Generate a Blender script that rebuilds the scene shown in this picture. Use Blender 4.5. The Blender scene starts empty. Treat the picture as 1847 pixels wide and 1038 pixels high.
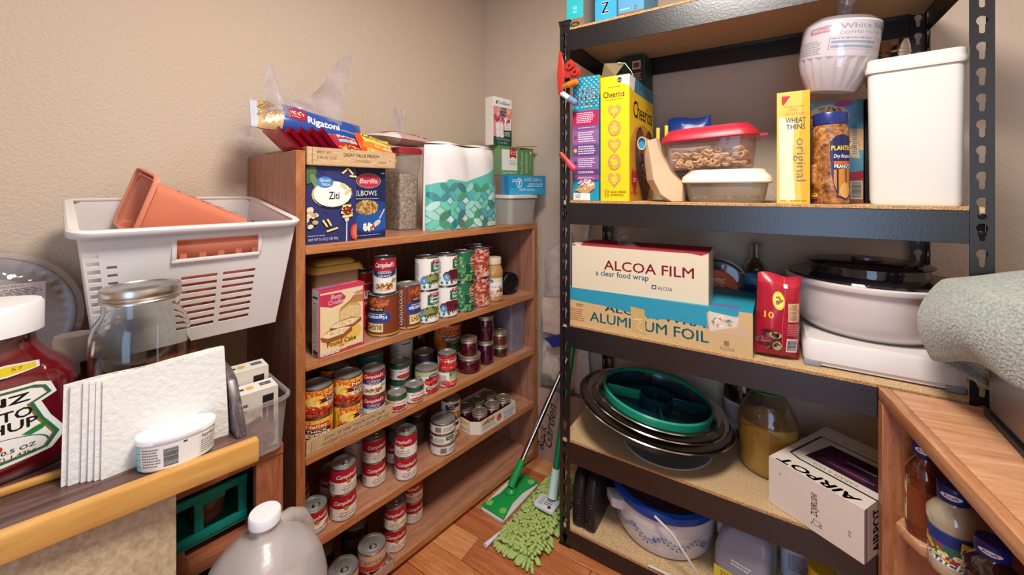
import bpy, bmesh, math, random
from mathutils import Vector, Matrix
R=math.radians; PI=math.pi; TAU=2*math.pi
S=bpy.context.scene
COL=S.collection
rnd=random.Random(7)
def lin(h,a=1.0):
    h=h.lstrip('#'); h=h if len(h)==6 else ''.join(c+c for c in h); v=[int(h[i:i+2],16)/255 for i in (0,2,4)]
    return tuple((c/12.92 if c<=.04045 else ((c+.055)/1.055)**2.4) for c in v)+(a,)
# ---------------------------------------------------------------- camera, world, lights
cd=bpy.data.cameras.new('camera'); cam=bpy.data.objects.new('camera',cd); COL.objects.link(cam)
cam.location=(0,0,1.1211); cam.rotation_euler=(R(90),0,R(32.79))
cd.sensor_fit='HORIZONTAL'; cd.sensor_width=36; cd.lens=36*728.6/1847; cd.shift_y=-(519-342.6)/1847; cd.clip_start=.02
S.camera=cam
w=bpy.data.worlds.new('world'); S.world=w; w.use_nodes=True
w.node_tree.nodes['Background'].inputs[0].default_value=lin('#cfe0f5'); w.node_tree.nodes['Background'].inputs[1].default_value=.6
def area(name,loc,rot,sx,sy,e,col,shape='RECTANGLE'):
    l=bpy.data.lights.new(name,'AREA'); l.shape=shape; l.size=sx; l.size_y=sy; l.energy=e; l.color=lin(col)[:3]
    o=bpy.data.objects.new(name,l); o.location=loc; o.rotation_euler=rot; COL.objects.link(o); return o
area('ceiling_lamp_light',(-.12,.42,2.09),(0,0,0),.44,.44,24,'#fff8ef','DISK')
area('doorway_daylight',(.27,-1.05,1.0),(R(90),0,0),.7,1.5,9,'#b4d4ff')
S.view_settings.view_transform='Standard'; S.view_settings.look='None'; S.view_settings.gamma=1
S.view_settings.use_curve_mapping=False; S.view_settings.exposure=0.42
S.cycles.max_bounces=8; S.cycles.diffuse_bounces=4; S.cycles.glossy_bounces=4; S.cycles.transmission_bounces=8
S.cycles.transparent_max_bounces=14; S.cycles.caustics_reflective=False; S.cycles.caustics_refractive=False
S.cycles.use_denoising=True; S.cycles.sample_clamp_indirect=4
# ---------------------------------------------------------------- materials
MATS={}
def nt(name):
    m=bpy.data.materials.new(name); m.use_nodes=True; t=m.node_tree
    return m,t,t.nodes['Principled BSDF']
def N(t,typ,**k):
    n=t.nodes.new(typ)
    for a,b in k.items():
        if a.startswith('i_'): n.inputs[a[2:].replace('_',' ')].default_value=b
        else: setattr(n,a,b)
    return n
def pset(b,rough=.5,metal=0,spec=.5,trans=0,alpha=1,ior=1.45,coat=0,sheen=0,sub=0):
    b.inputs['Roughness'].default_value=rough; b.inputs['Metallic'].default_value=metal
    b.inputs['Specular IOR Level'].default_value=spec; b.inputs['Transmission Weight'].default_value=trans
    b.inputs['Alpha'].default_value=alpha; b.inputs['IOR'].default_value=ior; b.inputs['Coat Weight'].default_value=coat
    b.inputs['Sheen Weight'].default_value=sheen; b.inputs['Subsurface Weight'].default_value=sub
def coords(t,scale=(1,1,1),rot=(0,0,0),kind='Object'):
    c=N(t,'ShaderNodeTexCoord'); m=N(t,'ShaderNodeMapping'); m.inputs['Scale'].default_value=scale; m.inputs['Rotation'].default_value=rot
    t.links.new(c.outputs[kind],m.inputs['Vector']); return m.outputs[0]
def bump(t,b,vec,scale,strength,dist=.002,detail=2):
    n=N(t,'ShaderNodeTexNoise',i_Scale=scale,i_Detail=detail); t.links.new(vec,n.inputs['Vector'])
    u=N(t,'ShaderNodeBump',i_Strength=strength,i_Distance=dist); t.links.new(n.outputs[0],u.inputs['Height']); t.links.new(u.outputs[0],b.inputs['Normal'])
def plain(name,col,rough=.5,metal=0,bmp=0,bs=120,var=0,**k):
    if name in MATS: return MATS[name]
    m,t,b=nt(name); pset(b,rough,metal,**k); b.inputs['Base Color'].default_value=lin(col)
    v=coords(t)
    if var:
        n=N(t,'ShaderNodeTexNoise',i_Scale=14,i_Detail=5); t.links.new(v,n.inputs['Vector'])
        x=N(t,'ShaderNodeHueSaturation'); x.inputs['Color'].default_value=lin(col)
        mr=N(t,'ShaderNodeMapRange'); mr.inputs['To Min'].default_value=1-var; mr.inputs['To Max'].default_value=1+var
        t.links.new(n.outputs[0],mr.inputs[0]); t.links.new(mr.outputs[0],x.inputs['Value']); t.links.new(x.outputs[0],b.inputs['Base Color'])
    if bmp: bump(t,b,v,bs,bmp)
    MATS[name]=m; return m
def ramp(t,src,stops):
    r=N(t,'ShaderNodeValToRGB'); e=r.color_ramp.elements
    while len(e)<len(stops): e.new(.5)
    for x,(p,c) in zip(e,stops): x.position=p; x.color=lin(c)
    t.links.new(src,r.inputs[0]); return r.outputs[0]
def wood(name,cols,scale=(1,9,9),rough=.42,nscale=6,bmp=.08,pore=True,coat=0):
    if name in MATS: return MATS[name]
    m,t,b=nt(name); pset(b,rough,coat=coat); v=coords(t,scale)
    n=N(t,'ShaderNodeTexNoise',i_Scale=nscale,i_Detail=6,i_Roughness=.62,i_Distortion=1.1); t.links.new(v,n.inputs['Vector'])
    c=ramp(t,n.outputs[0],[(.28,cols[0]),(.5,cols[1]),(.72,cols[2])])
    if pore:
        v2=coords(t,tuple(a*5 for a in scale)); n2=N(t,'ShaderNodeTexNoise',i_Scale=nscale*2.2,i_Detail=2); t.links.new(v2,n2.inputs['Vector'])
        mr=N(t,'ShaderNodeMapRange'); mr.inputs['From Min'].default_value=.60; mr.inputs['From Max'].default_value=.72; t.links.new(n2.outputs[0],mr.inputs[0])
        mx=N(t,'ShaderNodeMix',data_type='RGBA'); mx.inputs[7].default_value=lin(cols[3] if len(cols)>3 else '#4a2416'); t.links.new(c,mx.inputs[6])
        ml=N(t,'ShaderNodeMath',operation='MULTIPLY'); ml.inputs[1].default_value=.55; t.links.new(mr.outputs[0],ml.inputs[0]); t.links.new(ml.outputs[0],mx.inputs[0]); c=mx.outputs[2]
    t.links.new(c,b.inputs['Base Color'])
    u=N(t,'ShaderNodeBump',i_Strength=bmp,i_Distance=.001); t.links.new(n.outputs[0],u.inputs['Height']); t.links.new(u.outputs[0],b.inputs['Normal'])
    MATS[name]=m; return m
def speckle(name,cols,scale=260,rough=.7,bmp=.1,stretch=(1,1,1)):
    if name in MATS: return MATS[name]
    m,t,b=nt(name); pset(b,rough); v=coords(t,stretch)
    n=N(t,'ShaderNodeTexNoise',i_Scale=scale,i_Detail=3,i_Roughness=.7); t.links.new(v,n.inputs['Vector'])
    c=ramp(t,n.outputs[0],[(.33,cols[0]),(.5,cols[1]),(.66,cols[2])])
    n2=N(t,'ShaderNodeTexNoise',i_Scale=5,i_Detail=3); t.links.new(v,n2.inputs['Vector'])
    mr=N(t,'ShaderNodeMapRange'); mr.inputs['To Min'].default_value=.86; mr.inputs['To Max'].default_value=1.1; t.links.new(n2.outputs[0],mr.inputs[0])
    x=N(t,'ShaderNodeHueSaturation'); t.links.new(c,x.inputs['Color']); t.links.new(mr.outputs[0],x.inputs['Value']); t.links.new(x.outputs[0],b.inputs['Base Color'])
    u=N(t,'ShaderNodeBump',i_Strength=bmp,i_Distance=.001); t.links.new(n.outputs[0],u.inputs['Height']); t.links.new(u.outputs[0],b.inputs['Normal'])
    MATS[name]=m; return m
def film(name,tint='#ffffff',gloss=.25,rough=.08,milk=.06,milkcol='#ffffff'):
    if name in MATS: return MATS[name]
    m=bpy.data.materials.new(name); m.use_nodes=True; t=m.node_tree; t.nodes.clear()
    o=N(t,'ShaderNodeOutputMaterial'); tr=N(t,'ShaderNodeBsdfTransparent'); tr.inputs[0].default_value=lin(tint)
    gl=N(t,'ShaderNodeBsdfGlossy'); gl.inputs['Roughness'].default_value=rough
    di=N(t,'ShaderNodeBsdfDiffuse'); di.inputs[0].default_value=lin(milkcol)
    fr=N(t,'ShaderNodeLayerWeight'); pw=N(t,'ShaderNodeMath',operation='POWER'); pw.inputs[1].default_value=3.5; t.links.new(fr.outputs['Facing'],pw.inputs[0])
    mu=N(t,'ShaderNodeMath',operation='MULTIPLY_ADD'); mu.inputs[1].default_value=.35+.25*gloss; mu.inputs[2].default_value=.025+gloss*.05
    t.links.new(pw.outputs[0],mu.inputs[0])
    v=coords(t); n=N(t,'ShaderNodeTexNoise',i_Scale=38,i_Detail=2); t.links.new(v,n.inputs[0]); u=N(t,'ShaderNodeBump',i_Strength=.35,i_Distance=.004); t.links.new(n.outputs[0],u.inputs['Height'])
    t.links.new(u.outputs[0],gl.inputs['Normal']); t.links.new(u.outputs[0],fr.inputs['Normal'])
    m1=N(t,'ShaderNodeMixShader'); m1.inputs[0].default_value=milk; t.links.new(tr.outputs[0],m1.inputs[1]); t.links.new(di.outputs[0],m1.inputs[2])
    m2=N(t,'ShaderNodeMixShader'); t.links.new(mu.outputs[0],m2.inputs[0]); t.links.new(m1.outputs[0],m2.inputs[1]); t.links.new(gl.outputs[0],m2.inputs[2])
    t.links.new(m2.outputs[0],o.inputs[0]); MATS[name]=m; return m
def printmat(name,rough,spec=.5,coat=0,trans=False):
    m,t,b=nt(name); pset(b,rough,spec=spec,coat=coat); a=N(t,'ShaderNodeAttribute',attribute_name='Col'); t.links.new(a.outputs[0],b.inputs['Base Color']); return m
PRINT=printmat('printed_paper',.5); GLOSSP=printmat('glossy_print',.27); METALP=printmat('printed_foil',.3); 
# ---------------------------------------------------------------- mesh helpers
class MB:
    def __init__(s): s.v=[];s.f=[];s.m=[];s.c=[]
    def add(s,v,f,mi=0,c=None):
        o=len(s.v); s.v+= [tuple(p) for p in v]
        for q in f: s.f.append([o+i for i in q]); s.m.append(mi); s.c.append(c)
        return s
    def box(s,a,b,mi=0,c=None,cf=None):
        x0,y0,z0=a;x1,y1,z1=b
        v=[(x0,y0,z0),(x1,y0,z0),(x1,y1,z0),(x0,y1,z0),(x0,y0,z1),(x1,y0,z1),(x1,y1,z1),(x0,y1,z1)]
        F=[('bottom',(0,3,2,1)),('top',(4,5,6,7)),('front',(0,1,5,4)),('right',(1,2,6,5)),('back',(2,3,7,6)),('left',(3,0,4,7))]
        o=len(s.v); s.v+=v
        for n,q in F: s.f.append([o+i for i in q]); s.m.append(mi); s.c.append((cf or {}).get(n,c))
        return s
    def rings(s,rs,cap0=True,cap1=True,mi=0,c=None,closed=True):
        n=len(rs[0]); o=len(s.v)
        for r in rs: s.v+=[tuple(p) for p in r]
        for k in range(len(rs)-1):
            for i in range(n if closed else n-1):
                j=(i+1)%n; a=o+k*n
                s.f.append([a+i,a+j,a+n+j,a+n+i]); s.m.append(mi); s.c.append(c)
        if cap0: s.f.append([o+i for i in range(n)][::-1]); s.m.append(mi); s.c.append(c)
        if cap1: s.f.append([o+(len(rs)-1)*n+i for i in range(n)]); s.m.append(mi); s.c.append(c)
        return s
    def lathe(s,prof,n=32,at=(0,0,0),sx=1,sy=1,mi=0,c=None,cap0=True,cap1=True,sq=0):
        rs=[]
        for r,z in prof:
            ring=[]
            for i in range(n):
                a=TAU*i/n; ca,sa=math.cos(a),math.sin(a); k=1
                if sq: k=1/((abs(ca)**sq+abs(sa)**sq)**(1/sq))
                ring.append((at[0]+r*ca*k*sx,at[1]+r*sa*k*sy,at[2]+z))
            rs.append(ring)
        return s.rings(rs,cap0,cap1,mi,c)
    def tube(s,pts,r,n=8,mi=0,c=None,cap=True):
        pts=[Vector(p) for p in pts]; rs=[]; up=Vector((0,0,1)); pn=None
        for i,p in enumerate(pts):
            d=(pts[min(i+1,len(pts)-1)]-pts[max(i-1,0)]).normalized()
            if pn is None:
                a=up if abs(d.z)<.9 else Vector((1,0,0)); pn=d.cross(a).normalized()
            else: pn=(pn-d*pn.dot(d)).normalized()
            b=d.cross(pn); rr=r[i] if isinstance(r,(list,tuple)) else r
            rs.append([p+pn*(rr*math.cos(TAU*k/n))+b*(rr*math.sin(TAU*k/n)) for k in range(n)])
        return s.rings(rs,cap,cap,mi,c)
    def prism(s,poly,axis,a,b,mi=0,c=None):
        def P(u,v,t): return {'x':(t,u,v),'y':(u,t,v),'z':(u,v,t)}[axis]
        return s.rings([[P(u,v,a) for u,v in poly],[P(u,v,b) for u,v in poly]],True,True,mi,c)
    def grid(s,fn,nu,nv,mi=0,c=None):
        o=len(s.v)
        for j in range(nv+1):
            for i in range(nu+1): s.v.append(tuple(fn(i/nu,j/nv)))
        for j in range(nv):
            for i in range(nu):
                a=o+j*(nu+1)+i; s.f.append([a,a+1,a+nu+2,a+nu+1]); s.m.append(mi); s.c.append(c)
        return s
    def out(s,name,mats,parent=None,bev=0,seg=2,smooth=True,ang=38,solid=0,sub=0,loc=None,rz=0,fix=True):
        me=bpy.data.meshes.new(name); me.from_pydata(s.v,[],s.f)
        if not isinstance(mats,(list,tuple)): mats=[mats]
        for m in mats: me.materials.append(m)
        me.polygons.foreach_set('material_index',s.m)
        if any(c is not None for c in s.c):
            at=me.color_attributes.new('Col','FLOAT_COLOR','CORNER'); buf=[]
            for c,p in zip(s.c,me.polygons): buf+=list(lin(c or '#ffffff'))*p.loop_total
            at.data.foreach_set('color',buf)
        if fix or bev:
            b=bmesh.new(); b.from_mesh(me)
            if fix: bmesh.ops.recalc_face_normals(b,faces=b.faces)
            if bev:
                es=[e for e in b.edges if len(e.link_faces)==2 and e.calc_face_angle(0)>.6]
                bmesh.ops.bevel(b,geom=es,offset=bev,segments=seg,profile=.5,affect='EDGES',clamp_overlap=True)
            b.to_mesh(me); b.free()
        if smooth:
            me.polygons.foreach_set('use_smooth',[True]*len(me.polygons)); me.set_sharp_from_angle(angle=R(ang))
        o=bpy.data.objects.new(name,me); COL.objects.link(o)
        if parent: o.parent=parent
        if loc: o.location=loc
        if rz: o.rotation_euler[2]=rz
        if solid: q=o.modifiers.new('s','SOLIDIFY'); q.thickness=solid; q.offset=0
        if sub: q=o.modifiers.new('u','SUBSURF'); q.levels=q.render_levels=sub
        return o
def tag(o,label,cat,group=None):
    o['label']=label; o['category']=cat
    if group: o['group']=group
    return o
def thing(name,label,cat,loc=(0,0,0),rz=0,group=None,rot=None):
    o=bpy.data.objects.new(name,None); COL.objects.link(o); o.location=loc; o.rotation_euler=rot or (0,0,rz); o.empty_display_size=.02
    return tag(o,label,cat,group)
def dup(src,loc,rz,label,group=None,rot=None):
    r=src.copy(); COL.objects.link(r); r.location=loc; r.rotation_euler=rot or (0,0,rz); r['label']=label
    if group: r['group']=group
    for ch in list(src.children):
        c=ch.copy(); COL.objects.link(c); c.parent=r
        for g in ch.children:
            d=g.copy(); COL.objects.link(d); d.parent=c
    return r
def struct(o): o['kind']='structure'; return o
# ---------------------------------------------------------------- text and flat print
TXT={}
def txt(s,shear=0,bold=0):
    k=(s,shear,bold)
    if k in TXT: return TXT[k]
    cu=bpy.data.curves.new('t','FONT'); cu.body=s; cu.size=1; cu.resolution_u=2; cu.shear=shear; cu.fill_mode='FRONT'
    o=bpy.data.objects.new('t',cu); COL.objects.link(o)
    me=o.evaluated_get(bpy.context.evaluated_depsgraph_get()).to_mesh()
    v=[(p.co.x,p.co.y) for p in me.vertices]; f=[tuple(p.vertices) for p in me.polygons]
    bpy.data.objects.remove(o); bpy.data.curves.remove(cu)
    if bold:
        n=len(v); v0,f0=list(v),list(f)
        for i,(dx,dy) in enumerate(((bold*1.3,0),(bold*.65,bold*.6),(bold*.65,-bold*.6))): v+=[(a+dx,b+dy) for a,b in v0]; f+=[tuple(j+n*(i+1) for j in q) for q in f0]
    x0=min(a for a,_ in v) if v else 0; x1=max(a for a,_ in v) if v else 1
    TXT[k]=([(a-x0,b) for a,b in v],f,x1-x0); return TXT[k]
class Pr:
    """flat print laid out in its own units, y down"""
    def __init__(s,w,h): s.w=w;s.h=h;s.p=[];s.L=0
    def _a(s,v,f,c): s.L+=1; s.p.append((v,f,c,s.L)); return s
    def poly(s,pts,c): return s._a(pts,[tuple(range(len(pts)))],c)
    def rect(s,x,y,w,h,c): return s.poly([(x,y),(x,y+h),(x+w,y+h),(x+w,y)],c)
    def ell(s,x,y,rx,ry,c,n=20,rot=0):
        cr,sr=math.cos(R(rot)),math.sin(R(rot)); q=[(rx*math.cos(-TAU*i/n),ry*math.sin(-TAU*i/n)) for i in range(n)]
        return s.poly([(x+a*cr-b*sr,y+a*sr+b*cr) for a,b in q],c)
    def ring(s,x,y,rx,ry,t,c,n=24,a0=0,a1=360):
        v=[];f=[]
        for i in range(n+1):
            a=R(a0+(a1-a0)*i/n); v+=[(x+rx*math.cos(a),y+ry*math.sin(a)),(x+(rx-t)*math.cos(a),y+(ry-t*ry/rx)*math.sin(a))]
        for i in range(n): f.append((2*i,2*i+1,2*i+3,2*i+2))
        return s._a(v,f,c)
    def line(s,pts,t,c):
        v=[];f=[]
        for i,(x,y) in enumerate(pts):
            a=pts[max(i-1,0)];b=pts[min(i+1,len(pts)-1)]; dx,dy=b[0]-a[0],b[1]-a[1]; l=math.hypot(dx,dy) or 1
            v+=[(x-dy/l*t/2,y+dx/l*t/2),(x+dy/l*t/2,y-dx/l*t/2)]
        for i in range(len(pts)-1): f.append((2*i,2*i+1,2*i+3,2*i+2))
        return s._a(v,f,c)
    def text(s,t,x,y,h,c,al='c',w=None,shear=0,bold=0,rot=0):
        v,f,tw=txt(t,shear,bold); k=h/.73; kx=k if w is None else w/tw; W=tw*kx
        ox={'c':-W/2,'l':0,'r':-W}[al]; cr,sr=math.cos(R(rot)),math.sin(R(rot)); q=[]
        for a,b in v:
            a,b=a*kx+ox,-b*k; q.append((x+a*cr-b*sr,y+a*sr+b*cr))
        return s._a(q,f,c)
    def fine(s,x,y,w,h,n,c,fill=.45,seed=1):
        """rows of print too small to read"""
        r=random.Random(seed); v=[];f=[]; dh=h/n
        for i in range(n):
            xx=x; yy=y+i*dh
            while xx<x+w*(.75+.25*r.random()):
                ww=w*(.03+.09*r.random()); ww=min(ww,x+w-xx)
                if ww<=0: break
                o=len(v); v+=[(xx,yy),(xx,yy+dh*fill),(xx+ww,yy+dh*fill),(xx+ww,yy)]; f.append((o,o+1,o+2,o+3)); xx+=ww+w*.025
        return s._a(v,f,c) if f else s
    def bars(s,x,y,w,h,c='#1a1a1a',seed=3,horiz=False):
        r=random.Random(seed); v=[];f=[];t=0
        L=h if horiz else w
        while t<L:
            b=L*(.012+.03*r.random()); b=min(b,L-t); o=len(v)
            if horiz: v+=[(x,y+t),(x,y+t+b),(x+w,y+t+b),(x+w,y+t)]
            else: v+=[(x+t,y),(x+t,y+h),(x+t+b,y+h),(x+t+b,y)]
            f.append((o,o+1,o+2,o+3)); t+=b+L*(.012+.02*r.random())
        return s._a(v,f,c)
    def blobs(s,x,y,rx,ry,n,a,b,cols,seed=1,k=7,inside=True):
        """many small ovals (pieces of pictured food) within an oval area"""
        r=random.Random(seed); lay=[[] for _ in range(len(cols)*2)]
        for i in range(n):
            t=TAU*r.random(); q=math.sqrt(r.random()); px,py=x+rx*q*math.cos(t),y+ry*q*math.sin(t); lay[r.randrange(len(lay))].append((px,py,r.uniform(0,180)))
        for li,L in enumerate(lay):
            v=[];f=[]
            for px,py,ro in L:
                cr,sr=math.cos(R(ro)),math.sin(R(ro)); o=len(v)
                for j in range(k):
                    A=-TAU*j/k; u,w_=a*math.cos(A),b*math.sin(A); v.append((px+u*cr-w_*sr,py+u*sr+w_*cr))
                f.append(tuple(range(o,o+k)))
            if f: s._a(v,f,cols[li%len(cols)])
        return s
    def flip(s):
        s.p=[([(s.w-a,s.h-b) for a,b in v],f,c,l) for v,f,c,l in s.p]; return s
    def clip(s):
        s.doclip=True; return s
    def out(s,name,fn,parent,W,H,mat=None,step=None,eps=3.5e-5,clip=True,vstep=None):
        """fn(u,v,t)->point; u,v in metres from the lower left of the W x H field, t = height off the surface"""
        b=bmesh.new(); lay=b.faces.layers.int.new('c'); cols=[]
        sx,sy=W/s.w,H/s.h
        for v,f,c,l in s.p:
            if c not in cols: cols.append(c)
            ci=cols.index(c); vs=[b.verts.new((x*sx,H-y*sy,l*eps)) for x,y in v]
            for q in f:
                try: fc=b.faces.new([vs[i] for i in q]); fc[lay]=ci
                except ValueError: pass
        if clip:
            for co,no in (((0,0,0),(-1,0,0)),((W,0,0),(1,0,0)),((0,0,0),(0,-1,0)),((0,H,0),(0,1,0))):
                bmesh.ops.bisect_plane(b,geom=b.verts[:]+b.edges[:]+b.faces[:],plane_co=co,plane_no=no,clear_outer=True,dist=1e-7)
        if step:
            n=int(W/step)
            for i in range(1,n+1): bmesh.ops.bisect_plane(b,geom=b.verts[:]+b.edges[:]+b.faces[:],plane_co=(W*i/(n+1),0,0),plane_no=(1,0,0),dist=1e-7)
        if vstep:
            n=int(H/vstep)
            for i in range(1,n+1): bmesh.ops.bisect_plane(b,geom=b.verts[:]+b.edges[:]+b.faces[:],plane_co=(0,H*i/(n+1),0),plane_no=(0,1,0),dist=1e-7)
        for f in b.faces:
            if f.normal.z<0: f.normal_flip()
        b.verts.index_update(); me=bpy.data.meshes.new(name)
        for v in b.verts: v.co=fn(v.co.x,v.co.y,v.co.z+2.5e-4)
        ci=[f[lay] for f in b.faces]; ln=[len(f.verts) for f in b.faces]
        b.to_mesh(me); b.free(); L=[lin(c) for c in cols]; buf=[]
        for i,n_ in zip(ci,ln): buf+=list(L[i])*n_
        at=me.color_attributes.new('Col','FLOAT_COLOR','CORNER'); at.data.foreach_set('color',buf)
        me.materials.append(mat or PRINT); o=bpy.data.objects.new(name,me); COL.objects.link(o); o.parent=parent; return o
def cylmap(r,z0=0,th=0,W=None,sy=1):
    def fn(u,v,t):
        a=(u-(W or PI*r)/2)/r+th; return (math.sin(a)*(r+t),-math.cos(a)*(r+t)*sy,z0+v)
    return fn
def facemap(face,w,d,h,off=0):
    """box with x in +-w/2, y in 0..d (front y=0), z in 0..h"""
    return {'front':lambda u,v,t:(-w/2+u,-t,v),'right':lambda u,v,t:(w/2+t,u,v),'left':lambda u,v,t:(-w/2-t,d-u,v),'top':lambda u,v,t:(-w/2+u,v,h+t),'back':lambda u,v,t:(w/2-u,d+t,v)}[face]
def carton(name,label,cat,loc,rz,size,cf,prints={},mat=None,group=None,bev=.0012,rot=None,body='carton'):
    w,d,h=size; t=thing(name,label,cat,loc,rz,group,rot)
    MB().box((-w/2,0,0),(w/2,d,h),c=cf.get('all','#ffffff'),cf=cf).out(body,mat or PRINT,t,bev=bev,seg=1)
    for f,p in prints.items():
        W,H={'front':(w,h),'back':(w,h),'left':(d,h),'right':(d,h),'top':(w,d)}[f]
        p.out('printed_'+{'front':'front','back':'back','left':'side','right':'side','top':'top'}[f],facemap(f,w,d,h),t,W,H,mat=mat)
    return t
# ---------------------------------------------------------------- places
BO=Vector((-.965,.5365,0)); PHI=R(-8.48); cB,sB=math.cos(PHI),math.sin(PHI)
def Bk(lx,ly,z=0): return (BO.x+cB*lx-sB*ly, BO.y+sB*lx+cB*ly, z)
RZB=PHI+R(90)      # a front that faces out of the bookcase
b1,b2,b3,b4,b5=.9825,.6952,.4635,.2433,.036
sA,sB_,sC,sD,sT=1.087,.7013,.3393,.062,1.628
# ---------------------------------------------------------------- the room
WALLM=None
def wallmat(name,col):
    m,t,b=nt(name); pset(b,.62,spec=.3); v=coords(t); b.inputs['Base Color'].default_value=lin(col)
    n=N(t,'ShaderNodeTexNoise',i_Scale=150,i_Detail=3,i_Roughness=.5); t.links.new(v,n.inputs[0])
    u=N(t,'ShaderNodeBump',i_Strength=.55,i_Distance=.004); t.links.new(n.outputs[0],u.inputs['Height']); t.links.new(u.outputs[0],b.inputs['Normal'])
    return m
WM=wallmat('textured_paint','#cfbca8'); CM=wallmat('ceiling_paint','#e6ded2')
# corner of the two walls; left wall runs with the bookcase, back wall along the rack
cor=(-1.013,1.59); a=Bk(-.372,0); 
e=(-sB,cB); k=(1.59-a[1])/e[1]; cx=a[0]+e[0]*k
k2=(-1.0-a[1])/e[1]; lx2=a[0]+e[0]*k2
ZC=2.15
def wall(name,p,q,th,m=WM):
    d=Vector((q[0]-p[0],q[1]-p[1])); n=Vector((-d.y,d.x)).normalized()*th
    b=MB().prism([(p[0],p[1]),(q[0],q[1]),(q[0]+n.x,q[1]+n.y),(p[0]+n.x,p[1]+n.y)],'z',0,ZC); return struct(b.out(name,m,smooth=False))
wall('wall_left',(lx2,-1.0),(cx,1.59),.08)
wall('wall_back',(cx-.02,1.59),(.80,1.59),.08)
wall('wall_right',(.78,1.59),(.78,-1.0),.08)
fw=MB(); 
for x0,x1,z0,z1 in ((lx2-.08,-.12,0,ZC),(.66,.86,0,ZC),(-.12,.66,1.82,ZC)): fw.box((x0,-1.06,z0),(x1,-1.0,z1))
struct(fw.out('wall_front',WM,smooth=False))
struct(MB().box((lx2-.1,-1.1,ZC),(.9,1.7,ZC+.05)).out('ceiling',CM,smooth=False))
fl=struct(MB().box((lx2-.1,-1.1,-.04),(.9,1.7,-.012)).out('floor',plain('subfloor','#3b2416',.8),smooth=False))
PLANK=[wood('fir_plank_%d'%i,c,(1.2,14,14),.3,5,.05,True,.25) for i,c in enumerate([('#b86c3c','#ce844f','#e09d66'),('#aa6038','#c17646','#d38d58'),('#c47d4c','#d9945e','#eaae77'),('#a15734','#b86b40','#cc8455')])]
r=random.Random(4); y=-1.08; row=0
while y<1.58:
    x=lx2-.1+ -.4*r.random()
    while x<.88:
        L=r.uniform(.5,.95); x1=min(x+L,.9)
        if x1-x>.03: MB().box((max(x,lx2-.1),y+.0008,-.012),(x1-.0015,y+.0912,0)).out('plank',PLANK[r.randrange(4)],fl,bev=.0012,seg=1)
        x=x1
    y+=.092; row+=1
# ceiling lamp
t=thing('ceiling_lamp','round white ceiling lamp above the pantry','lamp',(-.12,.42,2.15))
MB().lathe([(.19,0),(.19,-.018),(.175,-.022)],40).out('base',plain('white_enamel','#f2f0ea',.4),t)
MB().lathe([(.0,-.0225),(.174,-.0225),(.174,-.03),(.186,-.03),(.186,-.02)],40,cap0=False,cap1=False).out('trim_ring',plain('brushed_nickel','#b9b4aa',.3,1),t)
# ---------------------------------------------------------------- wooden bookcase
BW=wood('bookcase_birch',('#8a5b45','#a3705a','#b5856c','#5a352a'),(9,9,.9),.4,5,.05)
BS=wood('bookcase_shelf',('#96624a','#b17b5e','#c48f70','#5e3528'),(8,.8,8),.38,5,.05)
BE=wood('bookcase_edge',('#8a4f2a','#a4663a','#b97d4e','#3c1a10'),(12,12,1.6),.5,6,.15)
bc=thing('wooden_bookcase','tall open wooden bookcase full of cans and jars along the left wall','bookcase',BO,PHI)
D=.365; LB=.951; T=.0219
def panel(y0,y1,z1,name='side_panel'):
    MB().box((-D,y0,0),(-.006,y1,z1)).out(name,BW,bc,bev=.001,seg=1)
    MB().box((-.0058,y0,0),(0,y1,z1)).out('edge_strip',BE,bc,bev=.001,seg=1)
panel(0,T,1.2175); panel(LB-T,LB,b1-T-.0005)
MB().box((-D-.004,0,0),(-D-.0003,LB,b1-T)).out('back_panel',BW,bc)
for z,y1 in ((b1,LB),(b2,LB-T),(b3,LB-T),(b4,LB-T),(b5,LB-T)):
    s=MB().box((-D,T+.0004,z-T),(-.006,y1-.0004,z)).out('shelf',BS,bc,bev=.001,seg=1)
    MB().box((-.0058,T+.0004,z-T),(0,y1-.0004,z)).out('edge_strip',wood('shelf_edge',('#9a5c36','#b57748','#c78d5c','#4d2818'),(9,1,9),.45,6,.1),s,bev=.0014,seg=1)
MB().box((-.03,T+.0004,0),(-.018,LB-T-.0004,b5-T-.0004)).out('plinth',BS,bc,bev=.001,seg=1)
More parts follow.
